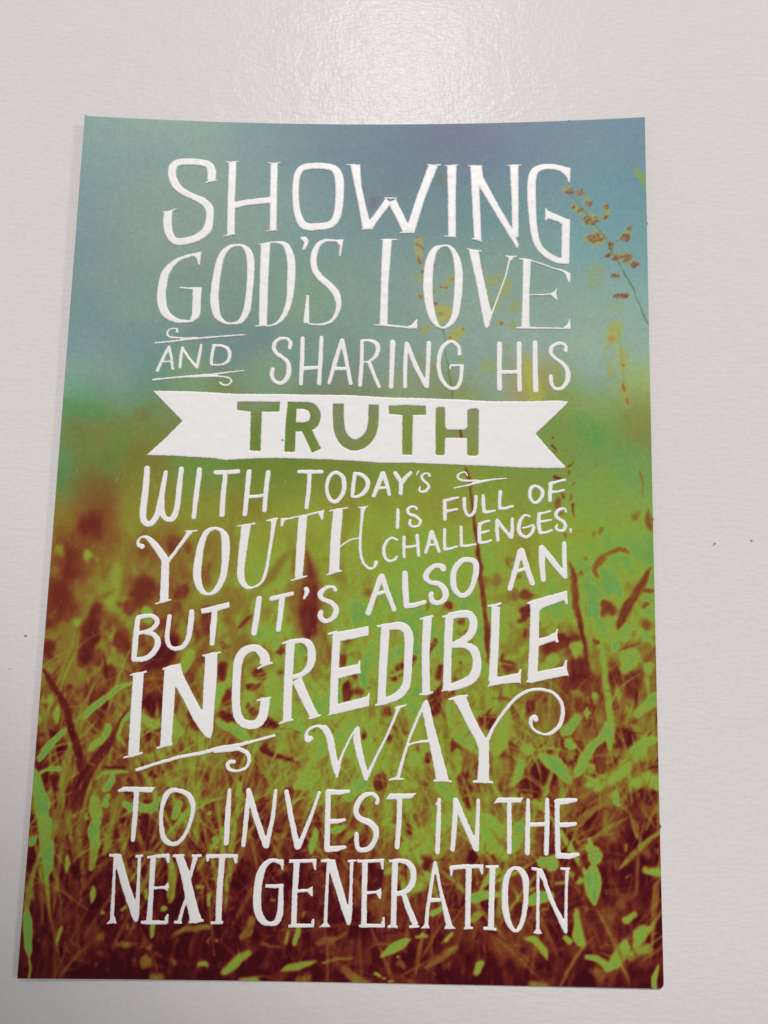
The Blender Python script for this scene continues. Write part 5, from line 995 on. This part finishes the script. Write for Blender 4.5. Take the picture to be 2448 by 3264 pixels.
def seg_sd(X, Y, P):
    d = np.full(X.shape, 1e9)
    if len(P) == 1:
        return np.hypot(X - P[0, 0], Y - P[0, 1]) - P[0, 2] / 2
    for a, b in zip(P[:-1], P[1:]):
        ex, ey = b[0] - a[0], b[1] - a[1]
        L2 = ex * ex + ey * ey + 1e-12
        t = np.clip(((X - a[0]) * ex + (Y - a[1]) * ey) / L2, 0, 1)
        q = np.hypot(X - a[0] - t * ex, Y - a[1] - t * ey) - (a[2] + t * (b[2] - a[2])) / 2
        d = np.minimum(d, q)
    return d

def stroke_sd(X, Y, mode, P):
    if mode == 'p':
        d = np.full(X.shape, 1e9)
        ins = np.zeros(X.shape, bool)
        n = len(P)
        for i in range(n):
            a, b = P[i], P[(i + 1) % n]
            ex, ey = b - a
            L2 = ex * ex + ey * ey + 1e-12
            t = np.clip(((X - a[0]) * ex + (Y - a[1]) * ey) / L2, 0, 1)
            d = np.minimum(d, np.hypot(X - a[0] - t * ex, Y - a[1] - t * ey))
            if abs(ey) > 1e-9:
                c = ((a[1] > Y) != (b[1] > Y)) & (X < (b[0] - a[0]) * (Y - a[1]) / (b[1] - a[1]) + a[0])
                ins ^= c
        return np.where(ins, -d, d) - 0.02
    if mode == 'o':
        return seg_sd(X, Y, np.vstack([curve(P, True), curve(P, True)[:1]]))
    Q = curve(P) if mode in 'cC' else P
    d = seg_sd(X, Y, Q)
    if mode in 'lc' and len(Q) > 1:                       # square-cut ends
        for e, f in ((Q[0], Q[1]), (Q[-1], Q[-2])):
            dx, dy = e[0] - f[0], e[1] - f[1]
            L = math.hypot(dx, dy) + 1e-9
            pl = ((X - e[0]) * dx + (Y - e[1]) * dy) / L
            near = np.hypot(X - e[0], Y - e[1]) < e[2] * 0.75 + 0.1
            d = np.where(near & (pl > 0), np.maximum(d, pl), d)
    return d

def raised(name, strokes, parent, holes=None, height=0.22, bevel=0.32, step=0.11, seed=1):
    """raised ink: a rounded relief over the union of the strokes, on the curled card"""
    pts = np.vstack([np.c_[P[:, :2], P[:, 2] if P.shape[1] > 2 else np.zeros(len(P))] for _, P in strokes])
    x0, y0 = (pts[:, :2] - pts[:, 2:3] / 2).min(0) - 0.9
    x1, y1 = (pts[:, :2] + pts[:, 2:3] / 2).max(0) + 0.9
    X, Y = np.meshgrid(np.arange(x0, x1, step), np.arange(y0, y1, step))
    sd = np.full(X.shape, 1e9)
    for m, P in strokes:
        sd = np.minimum(sd, stroke_sd(X, Y, m, P))
    for h in holes or []:
        hd = np.full(X.shape, 1e9)
        for m, P in h:
            hd = np.minimum(hd, stroke_sd(X, Y, m, P))
        sd = np.maximum(sd, -hd)
    sd = sd + 0.045 * vnoise(X, Y, 0.5, seed) + 0.03 * vnoise(X, Y, 0.25, seed + 1) - 0.01
    gy, gx = np.gradient(sd, step)
    gl = np.maximum(gx * gx + gy * gy, 0.25)
    ins = sd < 0
    cell = ins[:-1, :-1] | ins[1:, :-1] | ins[:-1, 1:] | ins[1:, 1:]
    out = ~ins
    px = np.where(out, X - np.clip(sd, 0, step * 1.5) * gx / gl, X)
    py = np.where(out, Y - np.clip(sd, 0, step * 1.5) * gy / gl, Y)
    k = np.clip(-sd / bevel, 0, 1)
    z = np.where(out, -0.03, 0.05 + (height - 0.05) * np.sqrt(np.clip(1 - (1 - k) ** 2, 0, 1)))
    z = z + np.where(out, 0, 0.02 * vnoise(X, Y, 1.3, seed + 2) * k)
    z = z + lift(px, py)
    idx = np.full(X.shape, -1)
    r, c = np.nonzero(cell)
    used = np.zeros(X.shape, bool)
    for dr, dc in ((0, 0), (0, 1), (1, 1), (1, 0)):
        used[r + dr, c + dc] = True
    idx[used] = np.arange(used.sum())
    V = np.c_[px[used], py[used], z[used]]
    Fc = np.c_[idx[r, c], idx[r, c + 1], idx[r + 1, c + 1], idx[r + 1, c]]
    return mesh_object(name, V, Fc, [M_INK], parent)

# ------------------------------------------------------------------ the printed picture
STEP = 0.18
NU, NV = int(127 / STEP), int(184 / STEP)
U, V = np.meshgrid(np.linspace(0, 1, NU), np.linspace(0, 1, NV))       # v up
GX = ((CORNERS[3, 0] * (1 - U) + CORNERS[2, 0] * U) * (1 - V) + (CORNERS[0, 0] * (1 - U) + CORNERS[1, 0] * U) * V)
GY = ((CORNERS[3, 1] * (1 - U) + CORNERS[2, 1] * U) * (1 - V) + (CORNERS[0, 1] * (1 - U) + CORNERS[1, 1] * U) * V)

def spread(points, values, sig):
    """smooth field through scattered values, worked out on a coarse grid"""
    cx, cy = np.linspace(-66, 66, 89), np.linspace(-95, 95, 127)
    A, B = np.meshgrid(cx, cy)
    w = np.zeros(A.shape)
    f = np.zeros(A.shape + (values.shape[1],))
    for p, q in zip(points, values):
        d2 = (A - p[0]) ** 2 + (B - p[1]) ** 2
        k = np.exp(-d2 / (2 * sig * sig)) + 1e-4 * np.exp(-d2 / (2 * (3 * sig) ** 2)) + 1e-9
        w += k
        f += k[..., None] * q
    f /= w[..., None]
    fx = np.clip((GX + 66) / 132 * 88, 0, 87.999)
    fy = np.clip((GY + 95) / 190 * 126, 0, 125.999)
    ix, iy = fx.astype(int), fy.astype(int)
    tx, ty = (fx - ix)[..., None], (fy - iy)[..., None]
    return (f[iy, ix] * (1 - tx) + f[iy, ix + 1] * tx) * (1 - ty) + (f[iy + 1, ix] * (1 - tx) + f[iy + 1, ix + 1] * tx) * ty

def window(P, pad):
    x0, y0 = (P[:, :2] - P[:, 2:3] / 2).min(0) - pad - 1.5
    x1, y1 = (P[:, :2] + P[:, 2:3] / 2).max(0) + pad + 1.5
    c0, c1 = int((x0 + 63.4) / 127 * NU), int((x1 + 63.4) / 127 * NU) + 2
    r0, r1 = int((y0 + 92) / 184 * NV), int((y1 + 92) / 184 * NV) + 2
    c0, c1, r0, r1 = max(c0, 0), min(c1, NU), max(r0, 0), min(r1, NV)
    return (slice(r0, r1), slice(c0, c1)) if r1 > r0 and c1 > c0 else None

PALETTE_T = np.array([0.0, .1, .2, .3, .4, .5, .6, .7, .78, .86, .93, 1.0])
PALETTE_C = np.array([(66, 10, 21), (90, 25, 27), (112, 43, 31), (125, 64, 35), (134, 88, 39), (137, 112, 43), (138, 137, 47), (143, 161, 53),
                      (134, 168, 62), (111, 161, 74), (103, 172, 104), (152, 200, 168)], float)

def palette(t):
    t = np.clip(t, 0, 1)
    return np.stack([np.interp(t, PALETTE_T, PALETTE_C[:, i]) for i in range(3)], -1)

inks = [a.split(':') for a in INKS.split()]
ipos, ival = [tuple(map(float, a.split(','))) for a, _ in inks], np.array([list(map(float, b.split(','))) for _, b in inks])
hz = sstep((GY - 40) / 14)[..., None]                                  # crisper at the horizon, hazier in the sky
base = spread(ipos, ival, 3.4) * (1 - hz) + spread(ipos, ival, 7.0) * hz
tps = [a.split(':') for a in TONEPOINTS.split()]
tone = spread([tuple(map(float, a.split(','))) for a, _ in tps], np.array([[float(b)] for _, b in tps]), 3.0)[..., 0]

# sky: soft cloudy drift
cl = vnoise(GX, 1.5 * GY, 11, 3) * 3 + vnoise(GX, 1.5 * GY, 5, 4) * 1.2
base += cl[..., None] * np.array([1.0, 0.7, -0.2])
# field: blurred clumps, coarser higher up, finer and crisper down in the grass
dep = sstep((20 - GY) / 90)
WX = GX + 0.30 * vnoise(GX, GY, 2.6, 11) + 0.12 * vnoise(GX, GY, 1.0, 12)
WY = GY + 0.30 * vnoise(GX, GY, 2.6, 13) + 0.12 * vnoise(GX, GY, 1.0, 14)
def streaks(angle, across, along, seed):
    ca, sa = math.cos(angle), math.sin(angle)
    bx_ = GX + 1.2 * vnoise(GX, GY, 9, seed + 5)
    return vnoise((bx_ * sa - GY * ca) / across, (bx_ * ca + GY * sa) / along, 1.0, seed)

tone += vnoise(GX + 0.4 * GY, GY * 0.6, 4.5, 21) * 0.06
mixn = vnoise(GX, GY, 7, 70)
stk = (np.where(mixn > 0, mixn, 0) * streaks(1.2, 0.9, 6, 71) + np.where(mixn < 0, -mixn, 0) * streaks(0.6, 1.0, 6, 72)
       + 0.8 * np.abs(vnoise(GX, GY, 6, 73)) * streaks(2.1, 0.8, 5, 74) + 0.5 * streaks(1.5, 0.5, 5, 75))
tone += dep * (stk * 0.13 + vnoise(GX + 0.35 * GY, GY * 0.5, 2.2, 22) * 0.05)
clump = np.tanh(2.6 * (0.7 * vnoise(GX + 0.3 * GY + 0.9 * vnoise(GX, GY, 2.2, 81), GY * 0.62 + 0.9 * vnoise(GX, GY, 2.4, 82), 2.1, 83)
                       + 0.5 * vnoise(GX - 0.25 * GY + 0.5 * vnoise(GX, GY, 1.2, 84), GY * 0.6, 1.1, 85)))
tone += clump * 0.15 * sstep((4 - GY) / 40) * (1 - 0.45 * sstep((-52 - GY) / 22))
tone += 0.06 * sstep((6 - GY) / 20) * sstep((GY + 75) / 30)
wt = sstep((14 - GY + 3 * vnoise(GX, GY, 8, 31)) / 16)
for ln in SKYMARKS.strip().split('\n'):
    hd, body = ln.split(':')
    col, soft, al = hd.split()
    soft = float(soft)
    P = np.array([[float(q) for q in t.split(',')] for t in body.split()])
    w = window(P, soft * 1.6)
    if w is None:
        continue
    a = sstep(0.5 - (seg_sd(WX[w], WY[w], curve(P)) + min(0.25, 0.3 * P[:, 2].min()) * vnoise(GX[w], GY[w], 0.8, 41)) / (2 * soft + 0.12)) * float(al)
    base[w] = base[w] * (1 - a[..., None]) + np.array(list(map(float, col.split(',')))) * a[..., None]
R = random.Random(5)
for sx, sy, rx, ry, n in SEEDS:                                        # seed grains of the tall grass heads
    for k in range(int(n * 2)):
        an, q = R.uniform(0, 6.283), math.sqrt(R.random())
        x, y = sx + rx * q * math.cos(an), sy + ry * q * math.sin(an)
        da, L = R.uniform(-0.9, 0.9) + 0.6, R.uniform(0.15, 0.55)
        P = np.array([[x, y, R.uniform(.22, .45)], [x + L * math.cos(da), y + L * math.sin(da), R.uniform(.15, .35)]])
        w = window(P, 0.4)
        if w is None:
            continue
        a = sstep(0.5 - seg_sd(GX[w], GY[w], P) / 0.42) * R.uniform(0.55, 0.95)
        c = np.array(R.choice([(130, 64, 46), (142, 78, 48), (118, 54, 44), (146, 106, 60), (140, 128, 72)]), float)
        base[w] = base[w] * (1 - a[..., None]) + c * a[..., None]

def paint(t, soft, P, alpha=1.0, warp=True, grainy=0.0):
    w = window(P, soft * 1.6)
    if w is None:
        return
    sx, sy = (WX, WY) if warp else (GX, GY)
    Q = curve(P, n=4).copy()
    if len(P) > 1 and soft < 1.3 and np.hypot(*(P[-1, :2] - P[0, :2])) > 3 * P[:, 2].max():                                      # leaves narrow towards both ends
        q = np.abs(np.linspace(-1, 1, len(Q)))
        Q[:, 2] *= np.clip(1 - 0.75 * q ** 5, 0.1, 1)
    d = seg_sd(sx[w], sy[w], Q)
    if len(P) == 1:                                                    # blots get a ragged outline
        wd = P[0, 2]
        d = d + wd * 0.45 * vnoise(GX[w] / (wd * 0.5), GY[w] / (wd * 0.7), 1.0, int(abs(P[0, 0]) * 7 + 5)) + wd * 0.1 * vnoise(GX[w], GY[w], max(wd * 0.25, 0.7), 19)
    a = sstep(0.5 - d / (2 * soft + 0.14)) * alpha
    t = t - 0.35 * max(0.0, t - 0.72)
    tt = t + (0.05 * vnoise(GX[w], GY[w], 1.7, 78) + 0.03 * vnoise(GX[w], GY[w], 0.7, 79) if grainy else 0)
    if grainy and len(P) > 1:                                          # veins along a leaf
        an = math.atan2(P[-1, 1] - P[0, 1], P[-1, 0] - P[0, 0])
        tt = tt + 1.5 * grainy * vnoise((GX[w] * math.sin(an) - GY[w] * math.cos(an)) / 0.45, (GX[w] * math.cos(an) + GY[w] * math.sin(an)) / 4.0, 1.0, 77)
    tone[w] = tone[w] * (1 - a) + tt * a
    wt[w] = np.maximum(wt[w], a)

def blades(n, y0, y1, tmin, tmax, lmin, lmax, wmin, wmax, seed, soft=(0.1, 0.25), alpha=(0.35, 0.85), tilt=0.45):
    """tapering blades of the grass"""
    r = random.Random(seed)
    for k in range(n):
        x, y = r.uniform(-66, 63), r.uniform(y0, y1)
        an = 1.45 - 0.004 * x + r.gauss(0, tilt) if r.random() < 0.75 else r.uniform(-0.3, 3.4)
        L, bw = r.uniform(lmin, lmax), r.uniform(wmin, wmax)
        bend = r.uniform(-0.22, 0.22)
        P = [(x + L * s * math.cos(an + bend * s), y + L * s * math.sin(an + bend * s), bw * q) for s, q in ((0, .6), (.3, 1), (.65, .75), (1, .1))]
        i, j = min(max(int((P[1][0] + 63.4) / 127 * NU), 0), NU - 1), min(max(int((P[1][1] + 92) / 184 * NV), 0), NV - 1)
        t = min(0.88, max(0.0, tone[j, i] + r.uniform(tmin, tmax)))
        paint(t, r.uniform(*soft), np.array(P), r.uniform(*alpha), False)

def lines(txt):
    for ln in txt.strip().split('\n'):
        hd, body = ln.split(':')
        t, soft = map(float, hd.split())
        yield t, soft, np.array([[float(q) for q in s.split(',')] for s in body.split()])

for t, soft, P in lines(TONES):                                        # the blurred masses first
    if soft > 0.9:
        paint(t, soft * 1.05, P)
def tuft(n, x0, x1, y0, y1, lo, hi, fan, tmin, tmax, wmin, wmax, seed):
    """long blades rising from the ground and falling outwards"""
    r = random.Random(seed)
    for k in range(n):
        x, y = r.uniform(x0, x1), r.uniform(y0, y1)
        an, L, bw = math.pi / 2 + r.gauss(0.05, fan), r.uniform(lo, hi), r.uniform(wmin, wmax)
        bend = (0.5 if an > math.pi / 2 else -0.5) * r.uniform(0.2, 1.3)
        P, px_, py_ = [], x, y
        for s in np.linspace(0, 1, 7):
            P.append((px_, py_, bw * (0.55 + 0.9 * s - 1.4 * s * s) + 0.08))
            d_ = an + bend * s * s
            px_ += L / 6 * math.cos(d_)
            py_ += L / 6 * math.sin(d_)
        paint(r.uniform(tmin, tmax), r.uniform(0.12, 0.3), np.array(P), r.uniform(0.45, 0.85), False, grainy=0.06)

blades(160, -60, 2, -0.16, 0.14, 4, 12, .6, 2.0, 51, (0.4, 0.8), (.3, .7))
blades(330, -95, -42, -0.1, 0.2, 9, 26, .4, 1.3, 58, (0.2, 0.5), (.3, .7), 0.5)
blades(300, -92, -28, -0.06, 0.2, 3, 10, .5, 1.6, 52, (0.2, 0.5), (.3, .7))
blades(260, -82, -25, -0.26, -0.08, 2, 8, .4, 1.3, 53, (0.2, 0.5), (.3, .7))
for t, soft, P in lines(TONES):
    if 0.33 < soft <= 0.9:
        paint(t, soft * 1.15, P, 0.92, grainy=0.03)
blades(420, -92, -38, 0.05, 0.26, 1.5, 7, .2, .7, 56, (0.08, 0.2), (.35, .8))
tuft(62, -66, -18, -84, -55, 16, 36, 0.28, .36, .74, .7, 1.7, 101)
tuft(34, -40, 20, -78, -50, 12, 26, 0.4, .45, .8, .6, 1.5, 102)
tuft(34, 20, 64, -84, -50, 12, 28, 0.5, .42, .84, .7, 1.7, 103)
tuft(26, -60, 62, -93, -84, 8, 18, 0.6, .25, .6, .5, 1.3, 104)
blades(240, -95, -46, -0.08, 0.24, 8, 22, .25, .8, 59, (0.1, 0.25), (.3, .75), 0.5)
blades(260, -80, -34, -0.3, -0.1, 1.5, 7, .2, .7, 57, (0.08, 0.25), (.35, .8))
for t, soft, P in lines(TONES):
    if soft <= 0.33:
        paint(t, soft * 1.2 + 0.04, P, 0.95, grainy=0.05)
def fine_blades(n, seed):
    """sharp bright blades that arch up and over, thickest in the middle of the meadow"""
    r = random.Random(seed)
    for k in range(n):
        x, y = r.uniform(-70, 63), min(-34, r.gauss(-58, 14))
        lean = 0.95 if x < -10 else 1.7
        an = r.gauss(lean, 0.42) if r.random() < 0.8 else r.uniform(0.1, 3.0)
        L, bw = r.uniform(4, 17) * (0.6 if y < -72 else 1), r.uniform(.16, .5)
        bend = r.choice((-1, 1)) * r.uniform(0.0, 0.6) - (0.25 if an < 1.57 else -0.25)
        P = [(x + L * s * math.cos(an + bend * s), y + L * s * math.sin(an + bend * s), bw * q) for s, q in ((0, .7), (.25, 1), (.5, .9), (.75, .65), (1, .1))]
        i, j = min(max(int((P[2][0] + 63.4) / 127 * NU), 0), NU - 1), min(max(int((P[2][1] + 92) / 184 * NV), 0), NV - 1)
        t = min(0.93, max(0.3, 0.6 * tone[j, i] + r.uniform(0.2, 0.48)))
        if y < -74:
            t *= 0.8
        paint(t, r.uniform(0.04, 0.13), np.array(P), r.uniform(0.35, 0.85), False)

fine_blades(520, 91)
for t, soft, P in lines(TONES):                                        # the nearest traced leaves stay on top
    if soft <= 0.2 and P[:, 2].max() > 0.8:
        paint(t, soft * 1.2 + 0.04, P, 0.85, grainy=0.05)
blades(260, -90, -44, 0.12, 0.4, 0.5, 2.6, .14, .4, 54, (0.05, 0.12), (.4, .9), 0.6)
blades(160, -75, -34, -0.3, -0.12, 0.8, 3.5, .15, .4, 55, (0.06, 0.14), (.3, .7))
tone += dep * vnoise(GX * 1.2, GY * 0.6, 0.7, 61) * 0.03
for _ in range(1):                                                     # the print is a soft-focus photograph
    for ax in (0, 1):
        tone = 0.25 * np.roll(tone, 1, ax) + 0.5 * tone + 0.25 * np.roll(tone, -1, ax)
tone = np.clip(tone, 0, 1)
tone = tone + dep * 0.03 * np.sin((tone - 0.44) * math.pi / 0.44)
rgb = base * (1 - wt[..., None]) + palette(tone) * wt[..., None]
flecks = np.zeros(GX.shape)
for k in range(1100):                                                  # tiny pale scuffs on the print
    x, y, L = R.uniform(-63, 63), R.uniform(-60, 92), R.uniform(0.1, 0.7)
    P = np.array([[x, y, .12], [x + R.uniform(-.15, .15), y + L, .1]])
    w = window(P, 0.2)
    if w is not None:
        flecks[w] = np.maximum(flecks[w], sstep(0.5 - seg_sd(GX[w], GY[w], P) / 0.3) * R.uniform(0.08, 0.4))
rgb = rgb * (1 - flecks[..., None]) + np.array([205, 205, 170]) * flecks[..., None]
lum = rgb.mean(-1, keepdims=True)
rgb = rgb * 0.94 + lum * 0.06
ink = np.clip(lin(np.clip(rgb, 0, 255)) / PRINT_LIGHT - 0.005, 0.0015, 1)

# ------------------------------------------------------------------ the card
z = lift(GX, GY)
CX, CY = GX.copy(), GY.copy()
rad = 1.0                                                             # worn round corner, lower right
bx, by = CORNERS[2]
inr = (CX > bx - rad) & (CY < by + rad)
dx, dy = CX - (bx - rad), CY - (by + rad)
mx = np.maximum(np.abs(dx), np.abs(dy)) / np.maximum(np.hypot(dx, dy), 1e-9)
CX = np.where(inr, bx - rad + dx * mx, CX)
CY = np.where(inr, by + rad + dy * mx, CY)
for nx_, ny_, ax, sg in ((-33.52, 92.5, 1, 1), (47.23, 92.6, 1, 1), (63.88, 67.2, 0, 1), (63.4, 1.1, 0, 1), (63.3, -61.2, 0, 1), (43.0, -92.3, 1, -1), (-63.1, 91.6, 1, 1)):
    e = np.exp(-((CX - nx_) ** 2 + (CY - ny_) ** 2) / (2 * 0.22 ** 2)) * 0.32 * sg   # torn-off perforation nubs
    if ax:
        CY = CY + e
    else:
        CX = CX + e
N0 = NU * NV
top = np.c_[CX.ravel(), CY.ravel(), z.ravel()]
I = np.arange(N0).reshape(NV, NU)
quads = np.stack([I[:-1, :-1], I[:-1, 1:], I[1:, 1:], I[1:, :-1]], -1).reshape(-1, 4)
ring = np.concatenate([I[0, :-1], I[:-1, -1], I[-1, :0:-1], I[:0:-1, 0]])
nr = len(ring)
side_top = top[ring] + [0, 0, -0.004]
low = top[ring] + [0, 0, -THICK]
sv = np.vstack([side_top, low])
a = np.arange(nr)
b = (a + 1) % nr
sides = np.c_[a + nr, b + nr, b, a] + N0
under_i = I[::40, ::40]
uv = top[under_i.ravel()] + [0, 0, -THICK + 0.01]
J = np.arange(under_i.size).reshape(under_i.shape) + N0 + 2 * nr
under = np.stack([J[:-1, :-1], J[1:, :-1], J[1:, 1:], J[:-1, 1:]], -1).reshape(-1, 4)
faces = np.vstack([quads, sides, under])
mi = np.r_[np.zeros(len(quads)), np.ones(len(sides) + len(under))]
card = mesh_object("printed_card", np.vstack([top, sv, uv]), faces, [M_PRINT, M_EDGE], mat_index=mi)
card["label"] = "printed card of white lettering over green and red grass under blue sky"
card["category"] = "card"
at = card.data.color_attributes.new("Ink", 'FLOAT_COLOR', 'POINT')
colours = np.ones((len(card.data.vertices), 4), np.float32)
colours[:N0, :3] = ink.reshape(-1, 3)
at.data.foreach_set("color", colours.ravel())

# ------------------------------------------------------------------ raised lettering: word > letter
words = {}
kinds = {"'": "apostrophe", ",": "comma"}
for i, ln in enumerate(LETTERING.strip().split('\n')):
    w, g, tr = ln.split('|')
    st = parse(tr)
    if g == '~':
        raised("flourish", st, card, seed=100 + i * 3)
        continue
    if w not in words:
        e = bpy.data.objects.new("word", None)
        e.empty_display_size = 0.003
        COL.objects.link(e)
        e.parent = card
        words[w] = e
    raised(kinds.get(g, "letter"), st, words[w], seed=100 + i * 3)
raised("banner", parse(BANNER), card, [parse(h) for h in KNOCKOUT.strip().split('\n')], step=0.13, seed=900)

# ------------------------------------------------------------------ grit lying on the table
def grit(x, y, r, label, seed, squash=0.7, base=0.0):
    r_ = random.Random(seed)
    import bmesh
    bm = bmesh.new()
    bmesh.ops.create_icosphere(bm, subdivisions=2, radius=1)
    for v in bm.verts:
        v.co *= 1 + r_.uniform(-0.22, 0.22)
        v.co.x *= 1.25
        v.co.z = v.co.z * squash + squash * 0.85
    vs = [(x + v.co.x * r, y + v.co.y * r, v.co.z * r + base) for v in bm.verts]
    fs = [tuple(q.index for q in f.verts) for f in bm.faces]
    bm.free()
    o = mesh_object("grit_grain", vs, fs, [M_SPECK])
    o["label"] = label
    o["category"] = "grit"
    o["group"] = "loose grit grains"
    return o

grit(-68.29, -25.71, 0.24, "largest dark grit grain, on the white surface left of the card", 1)
grit(-71.1, -32.66, 0.12, "tiny pale grey grit grain left of the card, below the larger grain", 2)
grit(76.93, -3.70, 0.19, "dark grit grain right of the card, beside a smaller crumb", 3)
grit(76.58, -4.05, 0.11, "small crumb touching distance from the dark grain right of the card", 4)
grit(84.70, -2.90, 0.19, "round dark grit grain farthest right of the card", 5)
grit(*SPECK, 0.2, "tiny black grit grain stuck on the white banner between letters T and R", 6, 0.5, float(lift(*SPECK)) + 0.21)
